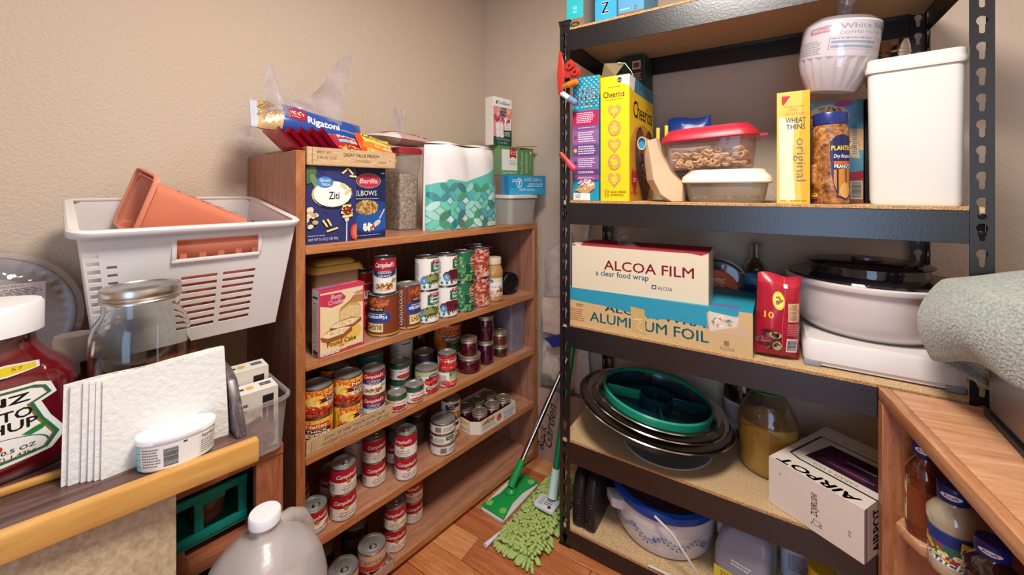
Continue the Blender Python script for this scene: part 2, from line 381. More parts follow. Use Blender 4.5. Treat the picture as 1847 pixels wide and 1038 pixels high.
# ---------------------------------------------------------------- black steel rack
RX0,RX1,RY0,RY1,RZ=-.5663,.3617,1.16,1.5735,1.65
m,t,b=nt('black_powder_coat'); pset(b,.3,spec=.7,coat=.5); b.inputs['Coat Roughness'].default_value=.28; b.inputs['Base Color'].default_value=lin('#121318'); bump(t,b,coords(t),170,.22,.0015); BLK=m
RACK=m
PB=speckle('particle_board',('#a3835c','#c9a77b','#dcc29b'),330,.75,.08)
PBE=speckle('particle_board_edge',('#7a4e28','#b88852','#e0c095'),420,.8,.3)
rk=thing('metal_rack','tall black steel shelving rack with keyhole posts and particle boards','shelving',(0,0,0))
def keyhole_strip(mb,org,ux,nz,W,th,z0,z1,pitch=.0508,flip=False):
    """strip of width W from org along unit ux, with a keyhole in each pitch"""
    ux=Vector(ux); nn=Vector(nz)
    def add(poly):
        p=[Vector(org)+ux*u+Vector((0,0,v)) for u,v in poly]; mb.rings([[q for q in p],[q+nn*th for q in p]])
    cxk=W*.5; z=z0
    # keyhole outline: wide head on top, narrow slot below
    head=.0082; slot=.0043; hz=.0092
    arc=[(head*math.cos(R(a)),hz*math.sin(R(a))) for a in range(-30,91,20)]
    right=[(slot*math.cos(R(a)),-.0215+slot*math.sin(R(a))) for a in (-90,-50,-10)]+[(slot,-.009)]+arc
    while z<z1-1e-6:
        ze=min(z+pitch,z1); c=z+.030
        if ze-z<pitch*.99: add([(0,z),(W,z),(W,ze),(0,ze)])
        else:
            add([(cxk,z),(W,z),(W,ze),(cxk,ze)]+[(cxk+a,c+b) for a,b in reversed(right)])
            add([(cxk,ze),(0,ze),(0,z),(cxk,z)]+[(cxk-a,c+b) for a,b in right])
        z=ze
PW=.0341; TH=.002
for x,sx in ((RX0,1),(RX1,-1)):
    for y,sy in ((RY0,1),(RY1,-1)):
        mb=MB(); keyhole_strip(mb,(x,y,0),(sx,0,0),(0,sy,0),PW,TH,.0,RZ); keyhole_strip(mb,(x,y+sy*TH,0),(0,sy,0),(sx,0,0),PW-TH,TH,.0,RZ)
        mb.out('post',BLK,rk,smooth=False)
        if sy==1 : MB().box((x-.004*(sx>0)-.036*(sx<0),y-.003,RZ),(x+.036*(sx>0)+.004*(sx<0),y+.036,RZ+.004)).box((x-.002 if sx>0 else x-.035,y-.002,RZ-.012),(x+.035 if sx>0 else x+.002,y-.0003,RZ)).out('post_cap',plain('black_plastic','#101012',.5),rk)
        MB().box((x-.003 if sx>0 else x-.037,y-.003 if sy>0 else y-.037,-.0),(x+.037 if sx>0 else x+.003,y+.037 if sy>0 else y+.003,.003)).out('foot',plain('black_plastic','#101012',.5),rk)
def beam(x0,x1,y0,y1,z0,z1): MB().box((x0,y0,z0),(x1,y1,z1)).out('beam',BLK,rk,bev=.0018,seg=2)
for z in (sA,sB_,sC,sD,sT):
    zb=z-.013; h=.060
    for y0,y1 in ((RY0-.0004,RY0+.0016),(RY1-.0016,RY1+.0004)):
        lo=max(zb-h+.0,.004); MB().box((RX0+PW-.0145 if 0 else RX0+PW,y0,lo),(RX1-PW,y1,zb+.006)).box((RX0+PW,min(y0,y1) if y0<1.3 else y0-.016,zb-.002),(RX1-PW,y1+.016 if y0<1.3 else y1,zb-.0005)).out('beam',BLK,rk,bev=.0008,seg=1)
    for x0,x1 in ((RX0,RX0+.002),(RX1-.002,RX1)): MB().box((x0+(.0025 if x0<0 else -.0025),RY0+PW,max(zb-h,.004)),(x1+(.0025 if x0<0 else -.0025),RY1-PW,zb+.006)).out('side_beam',BLK,rk,bev=.0008,seg=1)
    s=MB().box((RX0+.006,RY0+.0022,z-.0132),(RX1-.006,RY1-.0022,z)).out('shelf_board',[PB],rk,bev=.0006,seg=1)
    MB().box((RX0+PW+.001,RY0-.0012,z-.0066),(RX1-PW-.001,RY0+.0018,z-.0002)).out('board_edge',PBE,s)
    for x in (RX0+PW/2,RX1-PW/2):
        for dz in (-.018,-.052):
            if z+dz>.02: MB().lathe([(0,0),(.0062,0),(.0062,.001),(.005,.002),(0,.0023)],12).out('rivet',plain('dark_rivet','#1c1d22',.35,.7),rk).matrix_local=Matrix.Translation((x,RY0-.0002,z+dz))@Matrix.Rotation(R(90),4,'X')
# ---------------------------------------------------------------- oak cabinet at the right
CE=R(8.4); ORG=Vector((.19,1.15,0))
OAK=wood('red_oak',('#b07a55','#c8926c','#d8aa86','#7a4a2a'),(1.0,10,10),.4,5,.12)
OAKV=wood('red_oak_upright',('#8f5636','#a86c48','#bb845e','#55290f'),(10,10,.9),.42,6,.12)
OAKE=wood('red_oak_edge',('#a56c46','#bd845c','#cf9d76','#56290f'),(10,1,10),.42,6,.18)
cb=thing('oak_cabinet','low oak cabinet with an open bottle shelf at the right edge','cabinet',ORG,CE)
# local: x to the right wall, y negative towards the viewer
kx=math.tan(CE)
MB().prism([(.02,-1.0),(.50,-1.0),(.50,-.0005-.5*kx),(.02,-.0005-.02*kx)],'z',.678,.70).out('top_board',OAK,cb,bev=.001,seg=1)
MB().box((0,-1.0,.672),(.0197,-.0005,.70)).out('top_edging',OAKE,cb,bev=.0025)
MB().prism([(.0,-.0225),(.50,-.0225-.5*kx),(.50,-.0008-.5*kx),(0,-.0008)],'z',0,.6718).out('side_panel',OAKV,cb,bev=.001,seg=1)
MB().box((.0,-1.0,0),(.50,-.978,.6718)).out('side_panel',OAKV,cb,bev=.001,seg=1)
MB().box((.488,-.977,0),(.50,-.1,.6718)).out('back_panel',OAKV,cb)
def shelfcurve(z):
    pts=[(.486,-.0235-.486*kx),(.03,-.0235-.03*kx),(.012,-.05),(.03,-.10)]+[(.03+.05*math.sin(R(a)),-.10-.12*(1-math.cos(R(a)))) for a in (20,40,60,80)]+[(.085,-.3),(.085,-.976),(.486,-.976)]
    return MB().prism(pts,'z',z-.02,z).out('shelf',OAK,cb,bev=.002)
shelfcurve(.452); shelfcurve(.16)

b1,b2,b3,b4,b5=[z+.0006 for z in (b1,b2,b3,b4,b5)]; sA,sB_,sC,sD,sT=[z+.0006 for z in (sA,sB_,sC,sD,sT)]
# ---------------------------------------------------------------- cans and jars
TIN=plain('tinplate','#b9b6b0',.28,1,.06,60); TIN2=plain('tinplate_dull','#c2bfba',.5,.8,.05,60)
WHITE='#f1ece4'
def toface(x,y,turn=0): return math.atan2(-x,y)+math.asin(max(-1,min(1,turn)))
CANS={}
def can(kind,lab,lx,ly,z,turn,label,group=None,r=.0335,h=.069,tab=False,up=True,W=None,abs_xy=None):
    x,y,_=Bk(lx,ly) if abs_xy is None else (*abs_xy,0); rz=toface(x,y,turn); key=(kind,r,h,tab)
    if key in CANS: return dup(CANS[key],(x,y,z),rz,label,group)
    t=thing(kind,label,'can',(x,y,z),rz,group); CANS[key]=t; lip=.0032
    MB().lathe([(r-.001,0),(r+.0008,.0004),(r+.0008,lip-.0004),(r-.0002,lip),(r-.0002,h-lip),(r+.0008,h-lip+.0004),(r+.0008,h-.0004),(r+.0002,h),(r-.0012,h),(r-.0016,h-.0028)],36,cap1=False).out('body',TIN,t)
    MB().lathe([(r-.0016,h-.0028),(r-.006,h-.0030),(r-.0066,h-.0022),(r-.0078,h-.0022),(r-.0085,h-.003),(r*.55,h-.0030),(r*.53,h-.0025),(0,h-.0025)],36,cap0=False,cap1=False).out('lid',TIN2,t)
    if tab:
        q=MB(); ry=.0095; q.tube([(.004+ry*math.cos(a),-r*.25+.0075*math.sin(a),h-.0008) for a in [TAU*i/16 for i in range(17)]],.0011,6)
        q.box((-.004,-r*.25-.004,h-.0022),(.0,-r*.25+.004,h-.0006)); q.out('pull_tab',TIN,t)
    p=lab()
    p.out('label',cylmap(r+.0001,lip+.0006,0,TAU*r),t,TAU*r,h-2*lip-.0012,step=.0085)
    return t
def base(*bands):
    p=Pr(200,100)
    for y0,y1,c in bands: p.rect(0,y0,200,y1-y0,c)
    return p
def soup(a,b,pic=None):
    def f():
        p=base((0,51,'#b0142a'),(51,100,WHITE)); p.text("Campbell's",98,35,17,'#f6efe6',w=58,shear=.4,bold=.025)
        p.ell(100,52,6.2,9.5,'#a67c35').ell(100,52,4.6,7.2,'#c9a45a').text(a,103,74,8,'#86141f',w=34,bold=.02).text(b,103,86,9,'#86141f',w=40,bold=.02).fine(88,91,30,5,2,'#6b5a55')
        p.fine(45,56,22,36,9,'#8b8078',seed=5).rect(150,58,28,36,'#ffffff').bars(152,60,24,30).ell(60,62,3,4.5,'#a67c35').ell(145,62,3,4.5,'#a67c35')
        if pic: p.ell(125,78,13,13,'#f2e6c4').blobs(125,79,10,9,26,3,2.4,pic,seed=3)
        return p
    return f
S_CH=soup('Cream of','Chicken',['#d9a441','#ecd28c','#c98a2f']); S_MU=soup('Cream of','Mushroom'); S_TO=soup('','Tomato',['#c4281c','#d9503a'])
def gravy(n):
    def f():
        p=base((0,100,WHITE),(0,34,'#a8182c')); p.text("Campbell's",100,23,15,'#f6efe6',w=56,shear=.4,bold=.025)
        p.poly([(62,31)]+[(62+76*i/14,46+9*math.sin(PI*i/14)) for i in range(15)]+[(138,31)]+[(138-76*i/14,31+4*math.sin(PI*i/14)) for i in range(1,14)],'#2c3566')
        p.text(n,100,43,7,WHITE,w=38,bold=.02).text('GRAVY',100,53,7,WHITE,w=34,bold=.02)
        p.ell(100,79,30,17,'#f8f2e6').ell(100,81,26,13,'#e0b067').blobs(100,81,24,11,60,5,3.2,['#c98743','#e9c78c','#a5622f','#f0dcb4','#8c4f28'],seed=4)
        p.blobs(126,64,8,8,10,6,1.4,['#b98c3a','#8ea04a'],seed=2).fine(44,62,22,30,8,'#8b8078',seed=5).rect(158,40,26,40,'#ffffff').bars(160,44,22,30)
        return p
    return f
def chili():
    p=base((0,100,'#e8772a')); r=random.Random(2)
    p.blobs(100,20,100,26,120,16,9,['#ef9a2c','#f2b33a','#d9562a','#f7c64a'],seed=5).blobs(85,45,22,22,50,9,4,['#f6cf52','#efb12e','#f9dd7a'],seed=6)
    p.blobs(100,90,105,18,200,6,4,['#8e2a16','#b23a1c','#6f2012','#c9602c'],seed=7)
    for cx,cy,s in ((70,74,10),(84,70,11),(98,72,8)): p.ell(cx,cy,s*.8,s,'#c2261c').ell(cx-2,cy-3,s*.25,s*.3,'#f0a090')
    p.poly([(102,12),(150,12),(158,22),(150,33),(102,33),(96,22)],'#f5b23a').poly([(104,14),(149,14),(155,22),(149,31),(104,31),(99,22)],'#c2321f').text('Nalley',127,28,12,'#fff3da',w=44,bold=.03)
    p.poly([(92,34),(160,34),(154,42),(160,50),(92,50),(98,42)],'#5f1418').text('THICK',127,47,10,'#fff3da',w=42,bold=.03)
    p.rect(104,51,50,15,'#f3e6c8').text('CHILI',129,63,10,'#2a1512',w=38,bold=.03)
    p.rect(30,4,30,92,'#f0d21e').fine(32,8,26,84,18,'#3a2f10',seed=8).text('Nalley',12,28,12,'#fff3da',w=30,bold=.03)
    return p
def bush():
    p=base((0,100,'#7c3a22'),(0,4,'#caa24a')); p.rect(150,0,50,100,'#efe4d0').fine(156,8,36,80,16,'#77685a').rect(118,0,3,100,'#5c2417')
    p.rect(60,66,56,0.1,'#7c3a22')
    p.rect(72,10,40,22,'#e9cf8c').rect(74,12,36,18,'#f0dda2').text("BUSH'S",92,28,13,'#1a1210',w=34,bold=.03)
    p.poly([(62,36),(116,36),(122,46),(116,60),(62,60),(56,46)],'#1e3f92').text('Vegetarian',89,52,10,'#fff',w=50,shear=.3,bold=.03).fine(68,55,44,4,1,'#dfe6ff')
    p.rect(70,62,36,12,'#1a1210').text('BAKED BEANS',88,71,5.5,'#f0dda2',w=30)
    p.blobs(88,86,26,12,90,4,3,['#9c3c1e','#b9552b','#7c2a16','#c9713c'],seed=4)
    for k in range(5): p.ell(134,14+k*17,4,5.5,'#f3e9dc').ell(134,14+k*17,2.6,3.6,'#7c3a22').fine(128,21+k*17,12,4,2,'#f3e9dc',seed=k)
    return p.flip()
def winco(a,b,food,foodcols,bowl='#f4f0ea'):
    def f():
        p=base((0,100,'#eee9e2')); p.poly([(92,10),(138,10),(138,44),(112,44),(92,44)],'#1d6a41').rect(97,5,30,9,'#b5202c').text('WinCo',112,12,5.5,'#fff',w=20,bold=.02)
        p.text(a,116,25,9,'#fff',w=34,bold=.04).text(b,116,36,9,'#fff',w=32,bold=.04).fine(106,39,22,4,1,'#dfeee4')
        p.ell(100,78,36,17,bowl).blobs(100,68,30,16,150,food[0],food[1],foodcols,seed=3).poly([(64,80)]+[(64+72*i/12,80+16*math.sin(PI*i/12)) for i in range(13)]+[(136,80)],bowl)
        for i in range(7): p.poly([(50+i*7,88),(55+i*7,84),(58+i*7,92),(53+i*7,97)],'#2f7a63' if i%2 else '#dfe9e2')
        p.ell(74,72,9,12,'#4f9bc4').text('9',74,76,8,'#fff').fine(36,14,24,70,14,'#9a938b',seed=5).rect(160,20,24,50,'#fff').bars(162,24,20,40)
        return p
    return f
L_GB=winco('Green','Beans',(9,2),['#5f6b34','#7d8746','#474f25','#949a58']); L_BE=winco('Pickled','Beets',(8,8),['#6a1330','#84203f','#54102a'])
def spinach():
    p=base((0,100,'#1f6a42')); p.blobs(100,80,104,22,260,9,4,['#2d7a45','#4b9357','#7fae74','#1a5232'],seed=4).blobs(72,45,14,30,70,7,3,['#4b9357','#8fba86','#2d7a45'],seed=6)
    p.rect(88,36,46,40,'#174f33'); p.ell(122,26,20,17,'#e8c14a').ell(122,26,18,14.5,'#c1272d').text('Del Monte',122,30,9,'#fff',w=28,bold=.02)
    for k,(s,w_) in enumerate((('Fresh Cut',26),('Leaf',20),('Spinach',30))): p.text(s,116,50+k*10,7.5,'#f4e9a8',w=w_,shear=.2,bold=.02)
    p.fine(96,38,22,4,1,'#fff'); return p
def beans():
    p=base((0,100,'#a6382a')); p.blobs(100,50,104,50,900,4.6,2.8,['#c25a40','#8c2a1e','#d98a6c','#b5452f','#e3b09a'],seed=4)
    p.rect(112,8,34,24,'#a02c22').text('RED BEANS',129,18,6,'#fff',w=26,bold=.02).fine(116,22,26,7,2,'#f5d9c9').ell(120,90,20,9,'#e4b8a8'); return p
def tomato(nm,c):
    def f():
        p=base((0,100,'#efeae3'),(0,30,'#1d5a3c')); p.rect(88,24,24,10,'#b5202c').text('WinCo',100,32,5.5,'#fff',w=17,bold=.02).text(nm,104,52,10,'#23201f',w=44,bold=.02)
        p.ell(104,80,28,16,c[0]).blobs(104,80,22,12,30,7,5,c,seed=2).fine(40,40,26,50,11,'#8f887f',seed=4).rect(152,36,24,50,'#fff').bars(154,40,20,40); return p
    return f
def diced():
    p=base((0,100,'#e8dfcf'),(0,20,'#b7c08a')); p.ell(112,22,15,11,'#2f4a9c').text('S&W',112,27,9,'#fff',w=22,bold=.02)
    p.blobs(112,44,24,18,90,6,5,['#b3171c','#d5302c','#8e1016','#e05a4a'],seed=3).text('PREMIUM',112,68,6,'#7c1a1a',w=34).text('Diced',112,82,13,'#23201f',w=44,bold=.03).blobs(112,92,26,8,40,6,4,['#b3171c','#d5302c'],seed=5)
    p.ell(70,30,9,12,'#6b4a2a').ell(70,30,6.5,9,'#e9dfc9').fine(36,24,26,66,13,'#8f887f',seed=4); return p
def hunts():
    p=base((0,100,'#b81f22')); p.text("Hunt's",110,46,22,'#fff',w=56,bold=.035).text('TOMATO SAUCE',110,58,5.5,'#ffe9d9',w=36).fine(84,18,50,6,1,'#f3c9a0')
    for cx,cy in ((84,82),(108,86),(132,80),(70,30)): p.ell(cx,cy,15,16,'#e0352a').ell(cx-4,cy-5,5,5,'#f58a70')
    p.rect(20,10,40,80,'#efe4d6').fine(24,14,32,70,14,'#8f6a5a'); return p
def cut():
    p=base((0,100,'#efe9e0')); p.rect(98,2,52,42,'#4e7a36').poly([(98,30),(150,22),(150,56),(98,56)],'#a9c27a').text('Cut',118,18,9,'#fff',w=22,bold=.02).text('Tomatoes',122,28,7,'#fff',w=36)
    p.blobs(112,80,46,18,60,9,7,['#c92a26','#e0524a','#a51a1c','#ec8078'],seed=4).fine(60,20,30,60,12,'#8f887f',seed=4); return p
def greyl():
    p=base((0,100,'#cfc8bd')); p.fine(50,14,36,70,14,'#6b6660',seed=4).rect(92,8,26,3,'#555').ell(138,34,13,16,'#8a2430').ell(138,34,9,11,'#e5d9cf').rect(126,66,30,22,'#17161a').blobs(140,52,10,8,20,4,3,['#c9a23c','#a5622f'],seed=4); return p
def tuna():
    p=base((0,100,'#e9e2d8'),(0,8,'#b9b1a6')); p.rect(112,14,24,46,'#1d6a41').text('WinCo',124,44,16,'#fff',w=18,bold=.02).rect(60,18,18,66,'#b5ada4').bars(62,22,14,58,'#4a4542').fine(82,28,28,56,6,'#7d756d',seed=4).blobs(134,78,10,8,20,4,6,['#d9a38c','#b97a62'],seed=2); return p
def pie():
    p=base((0,100,'#e6d8c4'),(64,100,'#c4813f')); p.poly([(78,16),(128,10),(126,30),(112,34),(110,44),(80,46)],'#2a1a1c').text('Pie',98,26,10,'#f2e4cf',w=22,bold=.03).text('Filling',106,38,8,'#f2e4cf',w=26,bold=.02).blobs(100,82,60,18,120,7,6,['#c9702a','#e0a254','#8f4a1d','#e8c48c'],seed=3); return p
def glory():
    p=base((0,100,'#d9702a')); p.blobs(70,30,40,30,30,16,12,['#e08438','#c9601f'],seed=3).text('GLORY',112,32,17,'#1f1512',w=56,bold=.02).poly([(76,36),(150,36),(144,44),(150,52),(76,52),(82,44)],'#3a2b52').text('SEASONED',113,49,9,'#f3e9d8',w=54,bold=.02)
    p.rect(90,54,54,46,'#1f3a2c').text('SPINACH',117,63,7,'#9fd08a',w=34).blobs(117,82,26,14,110,7,4,['#27402c','#3c5a36','#15281d','#587a4c'],seed=4).ring(117,80,30,20,4,'#e9e2d4',a0=0,a1=180).blobs(76,88,8,9,14,5,4,['#7a9a3c','#9ab04a'],seed=2); return p
def green2():
    p=base((0,100,'#1c5b40')); p.ell(110,30,14,14,'#2a4f94').text('GV',110,35,8,'#fff').blobs(110,70,34,22,60,7,6,['#a52a2a','#3f7a45','#d9d4c4','#1a4a33'],seed=4).fine(40,16,26,70,12,'#cfe0d4'); return p
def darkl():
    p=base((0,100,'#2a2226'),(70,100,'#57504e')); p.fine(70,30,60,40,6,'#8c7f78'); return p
def olive():
    p=base((0,100,'#8c6a2a'),(40,100,'#a8482a')); p.text('OLIVES',104,52,16,'#e8d79a',w=40,bold=.02).fine(80,66,50,20,4,'#f0e4c4'); return p
def cbean():
    p=base((0,100,'#d8b8a4')); p.text('Carnes',100,30,12,'#6a7a3a',w=50,bold=.02).poly([(50,46),(150,40),(150,62),(50,66)],'#c2452c').blobs(100,84,50,14,90,6,5,['#1f1512','#3a2620','#b5382a'],seed=4).fine(60,34,80,6,1,'#7a4a3a'); return p
g='canned goods on the second bookcase shelf'
sh='on the second bookcase shelf'
can('bean_can',bush,-.050,.266,b2,-.8,'large brown baked bean can with upside-down label beside the pink cake box',r=.045,h=.1193)
can('gravy_can',gravy('CHICKEN'),-.052,.270,b2+.1195,.0,'chicken gravy can standing on top of the large brown bean can',h=.1055)
can('bean_can',bush,-.043,.345,b2,.5,'smaller brown baked bean can between large bean can and green bean cans',r=.0381,h=.134)
for k,(lx,ly,hh,fn,nm,tn) in enumerate(((-.043,.418,.1045,L_GB,'green_bean_can',(.3,.55)),(-.043,.4985,.1035,L_BE,'beet_can',(.55,.75)),(-.043,.5775,.1045,spinach,'spinach_can',(.45,.55)),(-.045,.6555,.106,beans,'red_bean_can',(.5,.3)))):
    word={'green_bean_can':'white green bean can','beet_can':'white pickled beet can','spinach_can':'dark green leaf spinach can','red_bean_can':'red speckled bean can'}[nm]
    can(nm,fn,lx,ly,b2,tn[0],f'{word}, lower of two stacked {sh}',r=.0381,h=hh); can(nm,fn,lx,ly,b2+hh+.0002,tn[1],f'{word}, upper of two stacked {sh}',r=.0381,h=hh)
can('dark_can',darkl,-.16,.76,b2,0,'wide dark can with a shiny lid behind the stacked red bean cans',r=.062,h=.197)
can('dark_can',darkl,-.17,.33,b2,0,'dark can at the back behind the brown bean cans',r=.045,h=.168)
can('red_can',hunts,-.15,.252,b2,.2,'red topped can in the shadows between yellow-lid tub and gravy can',r=.036,h=.174)
# shelf 3
sh='on the third bookcase shelf'
zt=b3+.0035; hc=.0735
def chi(lx,ly,z,tn,l): can('chili_can',chili,lx,ly,z,tn,l,r=.0381,h=hc)
chi(-.046,.069,zt,-.75,'orange chili can, bottom left at the front of the cardboard tray'); chi(-.046,.069,zt+hc+.0003,.35,'orange chili can, top left at the front of the cardboard tray')
chi(-.046,.152,zt,.55,'orange chili can, bottom can right of the first chili stack in the tray'); chi(-.046,.152,zt+hc+.0003,.12,'orange chili can, top can next to the turkey gravy cans')
chi(-.127,.152,zt,.4,'orange chili can, bottom can in the rear row of the tray'); chi(-.127,.152,zt+hc+.0003,-.5,'orange chili can, top can in the rear row of the tray')
for k,w_ in ((0,'lower'),(1,'upper')): can('gravy_can',gravy('TURKEY'),-.045,.229,zt+k*.0688,.05,f'turkey gravy can, {w_} of the pair in the cardboard tray',h=.0685)
t=thing('cardboard_tray','low cardboard tray holding the orange chili cans','tray',Bk(0,0,b3+.0004),PHI)
CARD=speckle('cardboard',('#a07c55','#b08a60','#bd9a70'),60,.75,.06,(1,1,6)); CARD2=speckle('cardboard_light',('#b4926a','#c4a37a','#cfb18a'),60,.75,.06,(1,1,6))
y0,y1=.0245,.2655; hh=.036
MB().box((-.172,y0,0),(-.0015,y1,.0028)).box((-.172,y0,0),(-.1692,y1,hh)).box((-.172,y0,0),(-.002,y0+.0028,hh)).box((-.172,y1-.0028,0),(-.002,y1,hh)).out('tray_body',CARD,t,fix=False)
MB().box((-.0046,y0,0),(-.0018,y1,hh)).out('front_wall',CARD2,t)
p=Pr(240,36); p.text('21241 25 NAL THICK CHILI W/B',44,16,8,'#4a3a2a',al='l',w=170).text('42052260020 02-34 BEST IF USED BY SEPT 2024',40,29,8,'#4a3a2a',al='l',w=188).line([(14,4),(12,32)],1.2,'#7a5d3e')
p.out('printed_front',lambda u,v,t_:(-.0018+t_,y0+u,v),t,y1-y0,hh)
can('tomato_can',tomato('Tomato',['#b0332a','#c9503f','#8e1d1c']),-.032,.300,b3,.1,'small tomato sauce can with green band, in front beside the cardboard tray',r=.029,h=.0485)
can('tomato_paste_can',tomato('Paste',['#c05a35','#d97a4c','#a8452a']),-.034,.362,b3,.35,'small white tomato can between green-banded can and diced tomato can',r=.0295,h=.0495)
for k,w_ in ((0,'lower'),(1,'upper')): can('small_green_can',tomato('Sauce',['#a52a2a','#c43c34']),-.098,.352,b3+k*.0535,.45,f'small green and white can, {w_} of the stack behind the tomato sauce cans',r=.030,h=.0532)
can('diced_tomato_can',diced,-.054,.4305 if 0 else .426,b3,.25,'cream diced tomato can left of the stacked red sauce can',r=.0381,h=.075)
can('cut_tomato_can',cut,-.036,.4985 if 0 else .4965,b3,.3,'white can with pictured cut tomatoes, under the red sauce can',r=.0315,h=.0535)
can('tomato_sauce_can',hunts,-.036,.4965,b3+.0537,.3,'red tomato sauce can on top of the cut tomato can',r=.0315,h=.0535)
can('grey_can',greyl,-.188,.417,b3,.3,'tall grey white can standing behind the small tomato cans',r=.040,h=.147)
can('green_can',green2,-.135,.27,b3,.2,'dark green can at the back behind the turkey gravy',r=.0385,h=.150)
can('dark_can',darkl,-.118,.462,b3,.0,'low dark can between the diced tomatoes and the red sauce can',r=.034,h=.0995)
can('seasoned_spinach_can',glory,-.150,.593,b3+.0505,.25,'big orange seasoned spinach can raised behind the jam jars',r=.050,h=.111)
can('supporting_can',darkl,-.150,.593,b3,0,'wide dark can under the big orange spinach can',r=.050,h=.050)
# shelf 4
sh='on the fourth shelf'
hs=.0688
def st(kindlab,lx,ly,tn,n,name,nm='soup_can',tab=True,h=hs,z=b4):
    for k in range(n):
        w_={1:'single',2:('lower','upper')[k] if n==2 else ''}.get(n) or ('bottom','middle','top')[k]
        can(nm,kindlab,lx,ly,z+k*(h+.0002),tn if not isinstance(tn,tuple) else tn[k],name.replace('#',w_),h=h,tab=tab)
st(S_MU,-.036,.134,(.25,.45),2,'red and white mushroom soup can, # of the nearest stack on the fourth shelf')
st(S_CH,-.085,.254,(.4,.42),2,'red and white soup can, # of the second stack set back on the fourth shelf')
st(S_CH,-.036,.333,(.25,-.3),2,'red and white chicken soup can, # of the stack at the fourth shelf edge')
can('tomato_soup_can',S_TO,-.050,.0615,b4,.3,'red tomato soup can with ring pull beside the white jug',h=.058,tab=True)
can('soup_can',S_CH,-.16,.0605,b4,.3,'single soup can in the back left corner of the fourth shelf',h=hs,tab=True)
can('soup_can',S_CH,-.135,.150,b4,-.2,'single soup can behind the nearest stack on the fourth shelf',h=hs,tab=True)
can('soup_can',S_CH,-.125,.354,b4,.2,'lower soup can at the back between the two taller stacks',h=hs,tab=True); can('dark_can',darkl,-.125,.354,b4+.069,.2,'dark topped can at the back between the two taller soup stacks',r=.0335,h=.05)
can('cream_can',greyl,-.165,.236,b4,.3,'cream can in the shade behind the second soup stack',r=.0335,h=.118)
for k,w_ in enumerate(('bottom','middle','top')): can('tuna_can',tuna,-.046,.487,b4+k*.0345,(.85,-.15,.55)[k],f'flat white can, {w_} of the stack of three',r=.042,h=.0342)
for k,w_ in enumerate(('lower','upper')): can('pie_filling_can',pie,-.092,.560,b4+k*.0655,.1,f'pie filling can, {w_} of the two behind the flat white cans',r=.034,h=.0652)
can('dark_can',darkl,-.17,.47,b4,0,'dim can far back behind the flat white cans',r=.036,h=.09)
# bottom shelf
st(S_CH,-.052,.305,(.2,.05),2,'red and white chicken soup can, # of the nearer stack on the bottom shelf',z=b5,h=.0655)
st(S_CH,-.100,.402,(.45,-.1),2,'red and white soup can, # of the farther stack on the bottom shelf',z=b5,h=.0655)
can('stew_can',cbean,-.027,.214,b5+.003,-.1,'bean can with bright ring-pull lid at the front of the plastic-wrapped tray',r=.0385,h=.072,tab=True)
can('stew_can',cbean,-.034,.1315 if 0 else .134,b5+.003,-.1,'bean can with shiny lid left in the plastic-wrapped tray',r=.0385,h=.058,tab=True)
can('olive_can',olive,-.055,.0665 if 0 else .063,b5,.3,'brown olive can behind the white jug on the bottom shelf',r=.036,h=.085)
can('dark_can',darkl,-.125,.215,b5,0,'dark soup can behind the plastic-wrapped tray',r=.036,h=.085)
can('dark_can',darkl,-.13,.115,b5,0,'dark can at the back left of the bottom shelf',r=.036,h=.065)
t=thing('can_tray','low cardboard tray with torn clear wrap under the bean cans','tray',Bk(0,0,b5+.0004),PHI)
MB().box((-.08,.088,0),(.018,.2585,.0024)).box((.0156,.088,0),(.018,.2585,.028)).box((-.08,.2561,0),(.018,.2585,.028)).box((-.08,.088,0),(.018,.0904,.028)).out('tray_body',speckle('pinkish_card',('#b08a78','#c2a090','#cfb2a4'),40,.7,.05),t)
MB().grid(lambda u,v:(.0215,.09+.17*u,.004+.035*v+.012*math.sin(9*u)*v),14,4).out('plastic_wrap',film('clear_wrap'),t)
# ---------------------------------------------------------------- preserving jars
GLASSJ=plain('jar_glass','#ffffff',.03,trans=1,ior=1.45); 
def liquid(n,c,rough=.12): return plain(n,c,rough,spec=.6,coat=.9)
JARS={}
GOLD=plain('jar_lid_metal','#cbbca8',.42,.85,.05,90)
def jar(lx,ly,z,r,h,cont,label,nlid=.012,group=None,kind='jam_jar'):
    x,y,_=Bk(lx,ly); key=(r,h,cont)
    if key in JARS: return dup(JARS[key],(x,y,z),0,label,group)
    t=thing(kind,label,'jar',(x,y,z),0,group); JARS[key]=t; rl=r*.93; hb=h-nlid
    m=plain('preserve_'+cont,{'berry':'#4a0c1c','plum':'#3a0a22','amber':'#7a3212','spice':'#5f2a18','brown':'#3c2018'}[cont],.1,spec=.6,coat=1,bmp=.12,bs=70)
    MB().lathe([(r*.86,0),(r*.97,.003),(r,.009),(r,hb*.72),(r*.96,hb*.84),(rl*.94,hb*.93),(rl*.94,hb)],32).out('glass_with_preserve',m,t)
    k=MB().lathe([(rl,hb-.0035),(rl+.0012,hb-.003),(rl+.0012,hb+.002),(rl+.0005,hb+.003),(rl+.0012,hb+.004),(rl+.0012,h-.0012),(rl-.0004,h),(rl-.005,h),(rl-.0058,h-.0012),(rl*.5,h-.0012),(rl*.48,h-.0007),(0,h-.0007)],36); k.out('lid',GOLD,t)
    return t
jar(-.058,.619,b3,.043,.0605,'berry','wide squat jam jar under a smaller red jam jar'); jar(-.058,.617,b3+.0607,.031,.0585,'berry','small red jam jar sitting on the wide squat jar')
jar(-.058,.704,b3,.0305,.0860,'plum','tall dark jam jar, lower of the tallest jar stack'); jar(-.058,.704,b3+.0862,.0305,.0945,'plum','tall dark jam jar, upper of the tallest jar stack')
